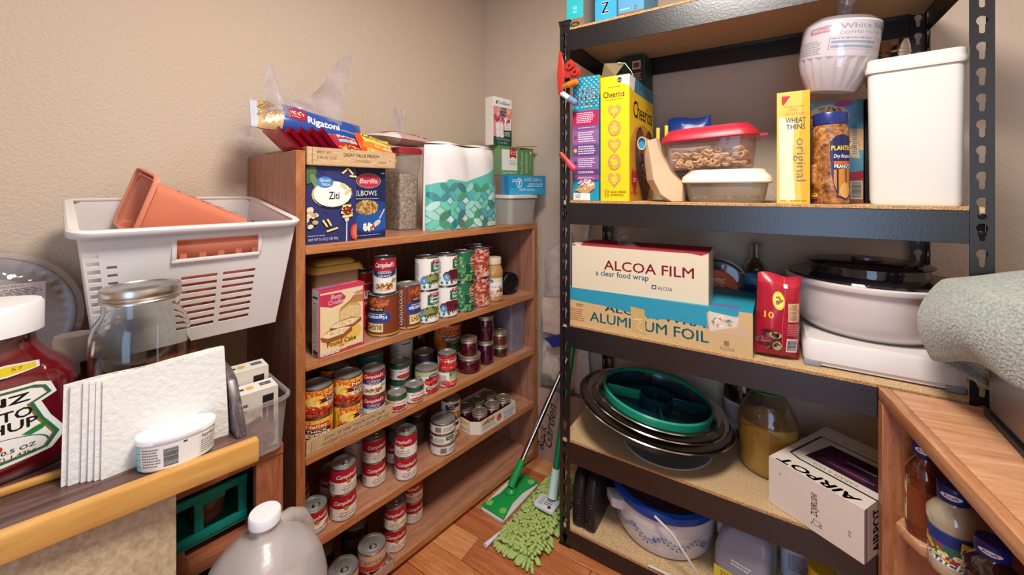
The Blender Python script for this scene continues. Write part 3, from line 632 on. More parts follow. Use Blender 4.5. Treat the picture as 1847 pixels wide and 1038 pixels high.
jar(-.066,.792,b3,.031,.0455,'brown','small brown jar at the bottom beside the clear bin'); jar(-.066,.790,b3+.0457,.030,.050,'spice','small spice coloured jar on top beside the clear bin')
jar(-.088,.532,b3,.032,.0775,'amber','amber jar behind the red tomato sauce can')
jar(-.150,.49+.02,b3,.024,.1400,'brown','dark jar with brass lid left of the big orange can')if 0 else jar(-.225,.52,b3,.030,.1500,'brown','tall dark jar with brass lid left of the big orange can')
# box of jars on shelf 4
t=thing('jar_box','cut down printed carton holding eight jam jars on the fourth shelf','box',Bk(0,0,b4+.0004),PHI)
pts=[(-.170,.597),(-.030,.597),(-.002,.622),(-.002,.812),(-.170,.812)]; wallh=.046
inn=[(-.168,.5995),(-.031,.5995),(-.0045,.6235),(-.0045,.8095),(-.168,.8095)]
MB().rings([[(x,y,0) for x,y in pts],[(x,y,wallh) for x,y in pts],[(x,y,wallh) for x,y in inn],[(x,y,.002) for x,y in inn]],True,True).out('carton_wall',plain('white_card','#e3dccb',.6),t,smooth=False)
p=Pr(190,46); p.rect(0,0,190,46,'#e6dfd0').rect(0,0,190,16,'#d9cfa8').ell(96,22,13,13,'#c2392f').ell(92,26,8,9,'#d9654f').rect(120,16,64,10,'#9fb4cf').fine(10,14,70,26,5,'#8f8a80').blobs(40,12,30,6,20,5,3,['#c9a23c','#7a8a4a','#b5602f'],seed=3).fine(122,30,60,12,3,'#5f6a80')
p.out('printed_front',lambda u,v,t_:(-.002+t_,.622+u,v),t,.190,wallh)
p=Pr(140,46); p.rect(0,0,140,46,'#e9dfc4').line([(0,30),(70,30),(140,34)],2,'#7d9cc4').ell(100,12,30,7,'#e8b45a').fine(66,32,60,8,2,'#6a7a9a').ell(30,34,9,7,'#a04a5a')
p.out('printed_side',lambda u,v,t_:(-.170+u,.597-t_,v),t,.140,wallh)
js=[(-.036,.650),(-.036,.715),(-.036,.778),(-.098,.636),(-.098,.700),(-.098,.762),(-.147,.668) if 0 else (-.1385,.0) ,(-.1,.0)]
nm=['nearest front','middle front','far front','nearest rear','middle rear','far rear']
for i,(lx,ly) in enumerate(js[:6]): jar(lx,ly,b4+.003,.0295,.0640,'berry',f'jam jar with silver lid, {nm[i]} one in the printed carton',group='jam jars in the printed carton')
for lx,ly,w_ in ((-.1385+.0,.668,''),): pass
# ---------------------------------------------------------------- bags
def bagfn(w,h,t,p=2.6,crimp=.0):
    def f(u,v):
        e=max(0,1-abs(2*u-1)**p)**.6*max(0,1-abs(2*v-1)**p)**.6
        return t/2*e*(1+.09*math.sin(11*u+5*v)*math.sin(8*v+2))+.0008
    return f
def bag(name,label,cat,loc,rot,w,h,t,col,pr=None,mat=None,group=None,p=2.6,crimps=True):
    o=thing(name,label,cat,loc,0,group,rot); f=bagfn(w,h,t,p); nu,nv=22,16; m=MB()
    for s in (-1,1):
        k=len(m.v)
        for j in range(nv+1):
            for i in range(nu+1):
                u,v=i/nu,j/nv; m.v.append((-w/2+w*u,s*f(u,v),h*v+.004*math.sin(7*u)*v))
        for j in range(nv):
            for i in range(nu):
                a=k+j*(nu+1)+i; q=[a,a+1,a+nu+2,a+nu+1]; m.f.append(q if s<0 else q[::-1]); m.m.append(0); m.c.append(col((i+.5)/nu,(j+.5)/nv,s))
    m.out('bag_body',mat or GLOSSP,o,fix=False,ang=80)
    if pr: pr.out('printed_front',lambda u,v,t_:(-w/2+u,-f(u/w,v/h)-t_-.0006,v+.004*math.sin(7*u/w)*v/h),o,w,h,mat=mat or GLOSSP,step=.012,vstep=.012)
    return o
# ---------------------------------------------------------------- on the bookcase: top
def BC(name,label,cat,lx,ly,z,size,cf,prints={},drz=0,**k): return carton(name,label,cat,Bk(lx,ly,z),RZB+R(drz),size,cf,prints,**k)
p=Pr(132,200); p.rect(0,0,132,200,'#2c3068')
r=random.Random(3)
for i in range(70):
    x,y=r.uniform(-10,130),r.uniform(0,200); p.line([(x,y),(x+14,y+9)],.8,'#3a4080' if i%2 else '#232757')
p.ell(8,22,15,26,'#4a6a44',rot=20).ell(20,40,8,20,'#6a8a5a',rot=-25).ell(66,74,54,36,'#c9b26a').ell(68,77,51,34,'#1b1d3f').ell(67,73,50,33.5,'#f3efe4')
p.ell(46,42,22,15,'#2a6fae').ell(46,42,20.5,13.5,'#3a82c0').text('Great',46,41,9,'#fff',w=28,bold=.03).text('Value.',49,51,8,'#fff',w=24,bold=.03).text('Ziti',70,86,20,'#1f2554',w=28,bold=.03)
def stick(x0,y0,x1,y1,t=5,c='#e8c862'): p.line([(x0,y0),(x1,y1)],t+1.6,'#1d1f45'); p.line([(x0,y0),(x1,y1)],t,c); p.line([(x0,y0),(x1,y1)],t*.35,'#f6e3a0')
for a in ((88,46,104,60),(100,74,116,58),(92,18,108,4),(108,4,122,20),(112,24,132,26),(40,140,52,158),(52,138,62,156),(50,170,80,162)): stick(*a)
p.line([(104,128),(103,205)],3.4,'#c9ccd4').poly([(95,124),(113,124),(109,146),(99,146)],'#c9ccd4')
for a in ((90,112,120,116),(88,122,120,126),(92,134,120,130),(92,106,116,104)): stick(*a,t=7)
p.blobs(105,117,13,10,26,4,3,['#8e2d20','#b04a30','#6f1f18'],seed=5).ell(128,176,14,22,'#c9412f').ell(130,176,10,17,'#dc6a4c').blobs(8,136,16,26,12,8,6,['#d9c49c','#c2a878','#e6d8b8'],seed=3)
p.text('NET WT 16 OZ (1 LB) 454g',42,192,7,'#eef0fa',w=76,bold=.02).fine(2,178,46,4,1,'#b9bddb')
BC('pasta_box','dark blue ziti pasta box at the left under the cardboard tray','box',-.02,.097,b1,(.1315,.05,.1995),{'all':'#2c3068'},{'front':p})
p=Pr(96,200); p.rect(0,0,96,200,'#14234f').ell(60,140,80,46,'#1c3f86').ell(60,150,60,30,'#24529c').ell(42,36,38,21,'#c9b9a0').ell(42,36,36.5,19.8,'#a91f33').ell(42,36,34,17.5,'#c42b40').text('Barilla',42,43,14,'#fff',w=56,bold=.025,shear=.15)
p.text('ELBOWS',34,78,15,'#e9e4da',w=66).fine(4,86,74,4,1,'#c9cde0').ell(36,112,36,21,'#9c8350').blobs(36,112,34,19,150,4,3,['#a5823c','#c9a85a','#7d5f2c','#d9c07a','#9c6a34'],seed=3)
p.line([(92,118),(76,146)],4,'#c4cad6').ell(68,158,13,7,'#c4cad6',rot=-35).blobs(42,168,19,9,22,6,4,['#efe6d2','#d9c9a8','#b5503a','#fff8e8'],seed=2).fine(4,190,80,3,1,'#c9cde0').rect(82,12,10,3,'#e9e4da')
BC('pasta_box','navy elbow pasta box between the ziti box and clear cereal keeper','box',-.035,.2145,b1,(.0955,.05,.1995),{'all':'#14234f'},{'front':p})
# tray with noodle packs
tz=b1+.2; t=thing('cardboard_tray','shallow cardboard tray of noodle packs resting on the pasta boxes','tray',Bk(0,0,tz),PHI)
ty0,ty1=.0275,.279; hh=.046
MB().box((-.30,ty0,0),(-.008,ty1,.003)).box((-.30,ty0,0),(-.297,ty1,hh)).box((-.30,ty0,0),(-.008,ty0+.003,hh)).box((-.30,ty1-.003,0),(-.008,ty1,hh)).out('tray_body',CARD,t)
MB().box((-.0115,ty0,0),(-.0085,ty1,hh)).out('front_wall',CARD2,t)
p=Pr(250,46); p.text('BEST BY',44,15,7,'#5a4630',w=36).text('JUN 30 2025',50,29,8,'#5a4630',w=50).text('GREAT VALUE MEDIUM',146,19,9,'#4a3826',w=104,bold=.01).text('LVDN/KDDNDC',150,33,7,'#6a543c',w=52).text('LV92025',206,33,6,'#6a543c',w=26).line([(14,0),(14,46)],1,'#7a5d3e').ell(232,24,2,2,'#7a5d3e')
p.out('printed_front',lambda u,v,t_:(-.0085+t_,ty0+u,v),t,ty1-ty0,hh)
pr=Pr(100,100); pr.rect(0,0,1,1,'#a81f3a').text('RAMEN',52,30,16,'#f4ece4',w=70,bold=.03).rect(14,40,26,16,'#7fb6cf').text('BEEF',66,54,16,'#f4ece4',w=46,bold=.03).blobs(50,80,40,14,40,7,4,['#c9722c','#e0b45a','#8e2a1e'],seed=3)
redc=lambda u,v,s:'#a81f3a' if .08<v<.92 else '#c23a50'
for i,(ly,tilt) in enumerate(((.052,47),(.074,45),(.097,43),(.121,41),(.145,40))):
    bag('noodle_pack',f'red beef noodle pack, {("first","second","third","fourth","fifth")[i]} from the left of the leaning fan in the tray','noodles',Bk(-.080,ly,tz+.012),(0,0,0),.115,.112,.0145,redc,None,group='beef noodle packs in the tray').rotation_euler=(Matrix.Rotation(PHI,4,'Z')@Matrix.Rotation(R(tilt),4,'X')).to_euler()
pr.clip(); o=bag('noodle_pack','red beef noodle pack lying at the front of the tray, lettering in view','noodles',Bk(-.075,.175,tz+.030),(0,0,0),.105,.10,.026,redc,pr,group='beef noodle packs in the tray')
o.rotation_euler=(Matrix.Rotation(RZB,4,'Z')@Matrix.Rotation(R(6),4,'Y')@Matrix.Rotation(R(-52),4,'X')).to_euler(); o.location=Bk(-.034,.172,tz+.030)
pr=Pr(100,100); pr.text('Ramen',56,20,11,'#2c3a5c',w=50,bold=.02).text('Noodle Soup',56,36,10,'#2c3a5c',w=66,bold=.02).ell(24,20,9,9,'#2c3a5c').ell(24,20,6,6,'#f2c34a').poly([(0,50),(100,56),(100,84),(0,74)],'#e8742c').text('Chicken',62,70,12,'#fff3da',w=52,bold=.03).blobs(50,92,40,7,30,5,3,['#f4e2a8','#d98a3c'],seed=2)
o=bag('noodle_pack','orange and yellow chicken noodle pack leaning at the right of the tray','noodles',(0,0,0),(0,0,0),.112,.098,.028,lambda u,v,s:'#d9491f' if u<.14 else ('#f2c04a' if v>.45 else '#ef9a3c'),pr)
o.rotation_euler=(Matrix.Rotation(RZB,4,'Z')@Matrix.Rotation(R(9),4,'Y')@Matrix.Rotation(R(-46),4,'X')).to_euler(); o.location=Bk(-.022,.238,tz+.0285)
# rigatoni
pr=Pr(300,90); pr.poly([(84,26),(120,26),(124,32),(124,56),(118,60),(84,60),(80,54),(80,32)],'#b5202c').text('WinCo',102,44,12,'#fff',w=34,bold=.03).fine(88,49,28,6,1,'#f5dcdc').text('Rigatoni',172,60,22,'#fff',w=88,bold=.04).text('enriched macaroni',248,60,7,'#cfdcf4',w=56).fine(90,10,90,7,1,'#cfdcf4')
pr.blobs(42,44,26,34,90,9,3.6,['#d9bd86','#c2a066','#e8d3a4','#a98652'],seed=4)
def rc(u,v,s): return '#c9cdd8' if u<.06 else ('#cfae78' if u<.235 else ('#2a4fa0' if u<.9 else '#35589f'))
o=bag('pasta_bag','blue rigatoni bag lying across the top of the noodle packs','pasta',(0,0,0),(0,0,0),.315,.092,.06,rc,pr,p=3)
o.rotation_euler=(Matrix.Rotation(RZB,4,'Z')@Matrix.Rotation(R(7),4,'Y')@Matrix.Rotation(R(-30),4,'X')).to_euler(); o.location=Bk(-.165,.108,tz+.084)
def peak(u,v):
    top=.098+.085*math.exp(-((u-.1)/.12)**2)+.155*math.exp(-((u-1)/.3)**2)-.0*u
    return ( -.175+.03*math.sin(5*u+3*v)*v+.02*v+.009*math.sin(23*u+9*v)*math.sin(7*v+4*u), -.02+.215*u+(.012*v if u>.9 else 0), tz+.092+top*v)
t=thing('clear_bag','crumpled clear plastic bag standing up behind the rigatoni','bag',(BO.x,BO.y,0),PHI)
MB().grid(peak,40,18).out('bag_film',film('bag_film','#f3f1f6',1.6,.1,.3,'#d6ced8'),t,ang=60)
MB().grid(lambda u,v:(-.19-.05*u+.02*math.sin(6*v),-.03-.03*math.sin(3*v)*(.3+u),tz+.045+.07*v),6,8).out('bag_film',film('bag_film'),t,ang=60)
# clear cereal keeper
CLR=film('clear_plastic','#f2f1f2',.7,.12,.14,'#d5d2d2')
t=thing('cereal_keeper','clear cereal keeper with a red lid, filled with dry pasta','container',Bk(-.136,.4195,b1),RZB)
def rr(w,d,z,k=.012,y0=0,n=5):
    pts=[]
    for cx,cy,a0 in ((w/2-k,y0+d-k,0),(-w/2+k,y0+d-k,90),(-w/2+k,y0+k,180),(w/2-k,y0+k,270)):
        for i in range(n): a=R(a0+90*i/(n-1)); pts.append((cx+k*math.cos(a),cy+k*math.sin(a),z))
    return pts
MB().rings([rr(.074,.105,.0,.01,.008),rr(.080,.115,.20,.012,.003),rr(.086,.122,.205,.012,0),rr(.094,.13,.262,.012,-.004)],True,False).out('body',CLR,t)
MB().rings([rr(.068,.099,.004,.01,.011),rr(.074,.108,.175,.012,.006),rr(.060,.09,.192,.012,.016)]).out('dry_pasta',speckle('dry_pasta',('#6f5a48','#b09a80','#d9c9b0'),95,.6,.5),t)
MB().rings([rr(.100,.136,.262,.014,-.007),rr(.100,.136,.276,.014,-.007),rr(.09,.126,.281,.014,-.002)]).out('lid',plain('red_lid','#a32633',.35),t)
pr=Pr(200,100); pr.poly([(10,30),(80,24),(92,60),(20,74)],'#9c1c2c').blobs(150,50,44,34,70,9,5,['#7a2a2e','#e6dcd4','#a8464a','#cfc4bc'],seed=3).ell(66,48,7,9,'#e9e2da')
t=bag('food_pouch','clear pouch of dark red food lying on the red lid','pouch',(0,0,0),(0,0,0),.215,.12,.045,lambda u,v,s:'#d6ccc4' if u<.3 else ('#b9958e' if v<.6 else '#cfc2ba'),pr,p=2.2)
t.rotation_euler=(Matrix.Rotation(RZB,4,'Z')@Matrix.Rotation(R(2),4,'Y')@Matrix.Rotation(R(-84),4,'X')).to_euler(); t.location=Bk(-.108,.405,b1+.304)
MB().grid(lambda u,v:(-.02+.045*u*(1-v*.55)+.018*v*math.sin(7*u),.01+.03*math.sin(5*u+4*v),.07+.0*v),8,8).out('twist',film('bag_film'),t)
me=t.children[-1].data
for i,v_ in enumerate(me.vertices):
    u,v=(i%9)/8,(i//9)/8; v_.co=(-.03+.055*(u-.5)*(1-.6*abs(v-.35))+.01*math.sin(9*v), .06+.085*v*0+.0, 0) if 0 else (-.005+.05*(u-.5)*(.35+abs(v-.3))-.012*v, -.018-.085*v, .06+.012*math.sin(6*u+3*v))
# paper towels
t=thing('paper_towel_pack','plastic wrapped pack of paper towels with teal leaf print','paper towels',Bk(-.035,.598,b1),RZB)
PWT,PH,PD=.335,.296,.092
def pf(u,v):
    x=(u-.5)*PWT; e=(1-abs(2*u-1)**5); y=PD*.5-PD*.5*(e**.6)*(.86+.14*abs(math.sin(TAU*u)))+.004*math.sin(17*u+6*v)*e
    z=PH*v*(1-.02*abs(math.cos(TAU*u))*v); k=1-.35*max(0,v-.9)/.1
    return (x*(1-.03*v*v),PD*.5+(y-PD*.5)*k,z)
m=MB().grid(pf,40,12,c='#f2ebe8'); m.grid(lambda u,v:(pf(1-u,v)[0],PD-pf(1-u,v)[1],pf(1-u,v)[2]),40,12,c='#f2ebe8'); m.grid(lambda u,v:(pf(u,1)[0],pf(u,1)[1]*(1-v)+(PD-pf(u,1)[1])*v,PH+.012*math.sin(PI*v)*abs(math.sin(TAU*u))),40,6,c='#f6f1ee')
m.out('wrapped_rolls',GLOSSP,t,ang=60)
pr=Pr(260,205); tc=['#2fa597','#3fb5a4','#1c7f78','#55c4b0','#17616a','#8fd6c6','#2a8f62','#3d8fa0']
pr.poly([(0,205),(0,66),(24,58),(46,58),(60,48),(120,54),(180,34),(236,10),(260,0),(260,205)],'#4dbfb0')
r=random.Random(5); q=58; tc=['#2f9a6a','#14707a','#9fe0d0','#1f8a8f','#63cdb8','#2a7f62','#bfe9e0','#3fb0b5']; top=lambda x:66 if x<40 else 52-(x-46)*.24
for i in range(-1,8):
    for j in range(1,12):
        x=i*q+(q/2 if j%2 else 0); y=30+j*q/2
        for s_ in (-1,1):
            cxx,cyy=x+s_*q/4,y+q/4
            if cyy>top(cxx)+16: pr.ell(cxx,cyy,q*.33,q*.175,r.choice(tc),14,rot=45*s_)
        if y>top(x)+22 and r.random()<.8: pr.poly([(x,y+q*.5-q*.2),(x-q*.2,y+q*.5),(x,y+q*.5+q*.2),(x+q*.2,y+q*.5)],r.choice(['#cfe9e4','#a9dccf','#7fd6c8']))
pr.rect(196,192,40,14,'#e9ece4').fine(200,196,32,7,2,'#8a4a4a')
pr.out('printed_wrap',lambda u,v,t_:(lambda P:(P[0],P[1]-t_-.0016,P[2]))(pf(.006+.988*u/.312,.012+.95*v/PH)),t,.312,.236,mat=GLOSSP,step=.0075,vstep=.012)
MB().grid(lambda u,v:(-.19*0+(u-.5)*.365,.010*abs(2*u-1)**2-.012-.005*math.sin(13*u+5*v),.002+.285*v+.008*math.sin(9*u)*v),30,12).out('outer_film',film('clear_wrap'),t,ang=70)
# boxes at the right end
TUBP=film('frosted_tub','#e8e4e0',.4,.25,.42,'#d9d2c8')
t=thing('storage_tub','clear plastic storage tub with a white lid at the bookcase end','container',Bk(-.002,.8725,b1),RZB)
MB().rings([rr(.155,.15,0,.02,.01),rr(.170,.165,.104,.02,.002)],True,False).rings([rr(.149,.144,.003,.02,.013),rr(.164,.159,.104,.02,.005)],True,False).out('body',TUBP,t)
MB().rings([rr(.178,.175,.1045,.02,-.003),rr(.178,.175,.115,.02,-.003),rr(.168,.165,.118,.02,.002)]).out('lid',plain('cream_lid','#ded6c8',.4),t)
p=Pr(230,78); p.rect(0,0,230,78,'#2a94c4').rect(0,0,230,26,'#3aa6d4').text('freezer paper',120,24,13,'#cfeaf6',w=96).fine(20,32,110,18,2,'#cfeaf6').text('freezer paper',82,66,19,'#eaf6fc',w=120,bold=.02).ring(168,46,17,20,3.2,'#eaf6fc').poly([(160,62),(168,30),(176,62),(168,54)],'#eaf6fc').fine(186,50,30,14,2,'#eaf6fc'); p.flip()
pe=Pr(52,78); pe.rect(0,0,52,78,'#1d6fa8').ring(26,30,14,16,3,'#eaf6fc').poly([(20,42),(26,18),(32,42)],'#eaf6fc').fine(10,52,32,10,2,'#cfeaf6')
BC('freezer_paper_box','bright blue freezer paper box lying upside down on the clear tub','box',-.005,.8935,b1+.1190,(.206,.05,.0775),{'all':'#1d7fb4','top':'#3aa6d4'},{'front':p,'right':pe},drz=-7)
p=Pr(250,120); p.rect(0,0,250,120,'#5f8a4e').rect(14,14,112,86,'#e9e4d6').poly([(70,6),(118,6),(118,50),(94,42),(70,50)],'#b5262e').text('6',82,34,24,'#fff3c8',w=12,bold=.03).text('Rolls!',104,26,10,'#fff',w=24,bold=.02).fine(92,31,24,6,1,'#fbe0d0').fine(68,58,54,22,4,'#8f9a84').text('Super Value Pack',72,113,9,'#eef3e6',w=100)
p.text('FoodSaver',166,64,17,'#eef3e6',w=96,bold=.02,rot=-90).fine(186,20,20,90,20,'#c9dabb').fine(224,30,6,60,14,'#c9dabb').ell(228,18,5,6,'#eef3e6')
t=BC('vacuum_bag_carton','green vacuum bag roll carton with an open flap on the blue box','box',-.060,.8905,b1+.1972,(.215,.06,.118),{'all':'#5f8a4e','top':'#8a7a55'},{'front':p})
MB().box((.02,.0,.119),(.137,.028,.1204)).out('lid_flap',plain('flap_card','#7a6a4a',.7),t).rotation_euler=(R(6),R(-5),0)
p=Pr(125,205); p.rect(0,0,125,205,'#d98a86').rect(0,0,125,40,'#ece6e0').text('FoodSaver',72,28,15,'#23332a',w=84,bold=.02).poly([(18,16),(26,13),(26,27),(20,32),(16,24)],'#1d6a41')
p.blobs(50,86,46,40,80,11,7,['#e0939a','#c9626e','#f0b4b0','#b5505c'],seed=3).poly([(50,42),(86,42),(88,70),(70,78),(50,70)],'#2c4a40').text('FRESH',68,56,9,'#fff',w=30,bold=.02).text('+ Long',70,68,8,'#fff',w=26).rect(90,44,30,30,'#e88c5a').fine(94,48,22,20,3,'#fff3e4')
p.rect(76,84,42,56,'#f2ece6').blobs(98,98,14,10,12,7,5,['#a84a52','#cfc8c8','#8a3a44'],seed=4).text('EASY SEAL',97,120,6,'#444',w=30).text('& PEEL',97,130,6,'#444',w=22)
p.poly([(0,205),(0,170),(60,160),(64,138),(125,134),(125,205)],'#23493a').fine(74,144,44,20,4,'#dfeae0')
for x in (12,38): p.poly([(x,112),(x+24,106),(x+32,168),(x+8,172)],'#e9dfe0').line([(x+4,140),(x+28,136)],2,'#c9b4b8')
p.text('2 VACUUM SEAL ROLLS',64,182,8,'#e9efe8',w=92,bold=.015).text('11 in x 10 ft',62,197,10,'#e9efe8',w=60,bold=.02)
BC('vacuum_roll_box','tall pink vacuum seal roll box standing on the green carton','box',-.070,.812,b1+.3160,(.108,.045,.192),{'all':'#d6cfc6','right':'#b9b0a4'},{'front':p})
# ---------------------------------------------------------------- second shelf boxes and jars
p=Pr(128,175); p.rect(0,0,128,175,'#c93a5c').rect(4,10,120,158,'#e2cfa0').poly([(4,50),(124,34),(124,168),(4,168)],'#e6d2a2').ell(64,130,56,30,'#e8bd5c')
p.poly([(4,14),(60,16),(74,30),(64,46),(34,52),(4,42)],'#c2324e').text('Betty',48,30,12,'#fff',w=32,bold=.02,shear=.2).text('Crocker',48,44,12,'#fff',w=46,bold=.02,shear=.2)
p.poly([(54,66),(60,56),(84,50),(108,52),(116,62),(116,90),(54,92)],'#c9a464').poly([(56,90),(58,68),(84,56),(114,62),(114,88)],'#dcc188').poly([(56,66),(82,46),(104,22),(124,20),(124,54),(112,52),(84,50),(60,58)],'#b97f4a').blobs(86,76,26,14,60,2,1.4,['#cfae72','#e9d6a6'],seed=2)
p.poly([(28,106),(44,94),(84,90),(118,96),(119,106),(96,116),(50,119),(32,114)],'#9a5430').poly([(31,104),(46,95),(84,92),(115,97),(96,108),(52,110)],'#efdcae').blobs(74,101,34,5,70,1.8,1.2,['#dcc084','#f6ebca','#caa668'],seed=5).poly([(4,124),(22,112),(60,108),(90,114),(92,126),(66,140),(24,141),(8,133)],'#9a5430').poly([(7,122),(24,113),(60,110),(87,115),(66,128),(24,130)],'#f0ddb0').blobs(46,120,32,6,70,1.8,1.2,['#dcc084','#f6ebca','#caa668'],seed=6)
p.text('Ready to',104,24,6,'#fff',w=26,bold=.02).text('2 easy steps',106,31,5,'#fff',w=34).text('Pound Cake',62,152,13,'#6a2a2a',w=80,bold=.01).text('mix',62,160,7,'#6a2a2a',w=14,shear=.2)
for k in range(4): p.rect(4+k*13,164,11,8,'#efe6d2').fine(5+k*13,165,9,6,2,'#555')
p.fine(76,166,46,4,1,'#4a2a2a')
ps=Pr(32,175); ps.rect(0,0,32,175,'#e6dfcc').rect(3,18,26,6,'#1d5a6a').text('Bettys',16,38,6,'#8a3a34',w=20).text('promise',16,45,5,'#333',w=18,shear=.3).fine(5,50,22,68,17,'#b08878').ring(16,136,11,13,1,'#8a3a34').text('Betty',16,138,5,'#8a3a34',w=12).fine(5,154,22,4,1,'#8a3a34').rect(4,158,25,16,'#1f2a1c').fine(6,167,21,6,2,'#dfe6d4')
pt=Pr(128,32); pt.rect(0,0,128,32,'#c93a5c').poly([(8,8),(60,8),(60,22),(8,22)],'#6a86b4').rect(66,10,52,8,'#e08a9c')
BC('cake_mix_box','pink pound cake mix box at the front left of the second shelf','box',-.004,.1168,b2,(.1275,.032,.172),{'all':'#c93a5c','left':'#e6dfcc'},{'front':p,'left':ps,'top':pt},drz=4)
FOOD=film('cloudy_tub','#e6d8c8',.3,.3,.55,'#b58f74')
t=thing('lidded_tub','cloudy plastic food tub with two yellow lids behind the cake box','container',Bk(-.075,.137,b2),RZB)
MB().rings([rr(.118,.11,0,.015,0),rr(.132,.124,.20,.018,-.007)],True,False).out('body',FOOD,t); MB().rings([rr(.108,.10,.004,.015,.005),rr(.116,.108,.17,.018,.001)]).out('contents',plain('tub_contents','#a5745c',.7,bmp=.3,bs=50),t)
MB().rings([rr(.150,.142,.199,.02,-.016),rr(.150,.142,.206,.02,-.016),rr(.136,.128,.216,.02,-.009)]).out('lid',plain('yellow_lid','#c2a049',.45),t)
MB().rings([rr(.115,.108,.2165,.02,.0),rr(.115,.108,.2225,.02,.0),rr(.1,.094,.229,.02,.007)]).out('lid',plain('yellow_lid','#c2a049',.45),t)
# mushroom jar
x,y,_=Bk(-.054,.741); t=thing('sauce_jar','creamy sauce jar with a cream screw cap beside the red bean cans','jar',(x,y,b2),toface(x,y,.1)); r=.0365
MB().lathe([(r*.9,0),(r,.004),(r,.012),(r*.975,.016),(r*.975,.09),(r*1.02,.098),(r*1.02,.112),(r*.85,.132),(r*.74,.138),(r*.74,.146)],36).out('jar_body',plain('creamy_sauce','#b98f55',.1,spec=.6,coat=1),t)
MB().lathe([(r*.8,.139),(r*.83,.140),(r*.83,.161),(r*.78,.1645),(0,.1645)],36).out('cap',plain('cream_cap','#d9c9ae',.45),t)
p=base((0,100,'#e4dcc8'),(60,100,'#cf9a78')); p.ell(84,18,14,14,'#2f5fae').text('Great',84,17,6,'#fff',w=18,bold=.02).text('Value',84,25,6,'#fff',w=16,bold=.02).ell(104,44,38,24,'#efeadf').text('MUSHROOM',104,50,9,'#8a4a3a',w=50).blobs(130,70,18,22,40,7,5,['#9c2a24','#b5453a','#e9dfcf','#7a8a4a'],seed=3).blobs(96,84,26,12,50,7,4,['#c26a4a','#d9a38a','#e9cdb8'],seed=5)
p.out('label',cylmap(r*.976,.018,0,TAU*r*.976),t,TAU*r*.976,.071,step=.009)
# jar lying on its side
x,y,_=Bk(-.075,.845); t=thing('plastic_jar','clear jar with a black lid lying on its side at the shelf end','jar',(x,y,b2+.0445)); t.rotation_euler=(Matrix.Rotation(toface(x,y)+R(42),4,'Z')@Matrix.Rotation(R(90),4,'X')).to_euler()
MB().lathe([(.036,-.075),(.041,-.07),(.0415,-.005),(.0415,.0)],32,cap1=False).out('body',film('smoky_plastic','#8a8690',.6,.1,.3,'#3a3236'),t)
MB().lathe([(.0425,0),(.0438,.002),(.0438,.022),(.041,.025),(.036,.025),(.034,.022),(0,.022)],40).out('lid',plain('black_plastic','#101012',.35),t)
# clear bin on shelf 3
t=thing('clear_bin','tall clear plastic bin at the right end of the third shelf','container',Bk(-.035,.8715,b3),RZB)
CL2=film('clear_bin','#e4e0e6',.5,.2,.26,'#c4bccb')
MB().rings([rr(.085,.11,0,.012,.004),rr(.098,.126,.196,.014,-.003)],True,False).rings([rr(.106,.134,.196,.014,-.007),rr(.106,.134,.206,.014,-.007)],False,False).out('body',CL2,t)
MB().tube([(-.03,.10,.17),(.028,.03,.03)],.003,8).out('pink_scoop_handle',plain('pink_plastic','#b03a6a',.4),t)
# ---------------------------------------------------------------- rack: cereal shelf
p=Pr(88,385); p.rect(0,0,88,385,'#1f8fb0'); 
for i in range(12):
    for j in range(12):
        if (i+j)%2: p.poly([(i*8,j*8+2),(i*8+4,j*8+6),(i*8,j*8+10),(i*8-4,j*8+6)],'#7fcbd9')
p.text("RICE",50,52,17,'#fff',w=42,bold=.04).text('KRISPIES',48,72,15,'#fff',w=72,bold=.03).text('RICE KRISPIES',48,88,7,'#e8d33a',w=62,bold=.02).text('TREATS',48,97,6,'#e8d33a',w=30)
p.rect(0,106,88,46,'#b01f55').fine(14,112,60,34,6,'#f3d9e4',seed=2)
for k,(y0,h,c) in enumerate(((152,14,'#7a4c86'),(166,44,'#8a5f96'),(210,38,'#66437c'),(248,40,'#84588f'),(288,18,'#5a3a70'),(306,16,'#8a4a80'))):
    p.rect(0,y0,88,h,c).fine(20,y0+6,56,h-10,max(1,int(h/8)),'#e6dcea',seed=k)
    if 0<k<4: p.ell(10,y0+h/2,6,6,('#b01f55','#d9b23a','#3a3a8a')[k-1])
p.poly([(8,352),(34,338),(74,330),(76,346),(46,366)],'#c9985a').blobs(46,334,26,14,60,4,3,['#e9d9cf','#d9868e','#c9985a','#f4ece4'],seed=5)
p.rect(4,362,56,22,'#f2ece6').text('SCAN',18,370,6,'#b01f2c',w=18,bold=.03).text('HERE',18,377,6,'#b01f2c',w=18,bold=.03).text('RECIPES',18,383,4,'#b01f2c',w=20)
ps=Pr(250,385); ps.rect(0,0,250,385,'#1f7f9a').rect(0,0,250,60,'#e8d21f').blobs(120,330,110,50,80,14,10,['#c9985a','#e0b97a','#a8743c'],seed=3)
carton('cereal_box','narrow teal and purple crisped rice cereal box at the rack post','box',(-.4865,1.178,sA),0,(.0865,.25,.385),{'all':'#1f7f9a','top':'#d9c48a'},{'front':p,'right':ps})
p=Pr(90,375); p.rect(0,0,90,375,'#e8cb12').poly([(46,4),(90,0),(90,34),(72,28)],'#efece6').ell(60,14,7,8,'#23201f').text('Good',60,17,5,'#fff',w=9)
p.fine(24,32,42,5,1,'#6a5a10').text('Cheerios',42,64,19,'#1c1a17',w=66,bold=.015).ell(62,57,6,7,'#d98a3c').fine(18,70,56,4,1,'#6a5a10')
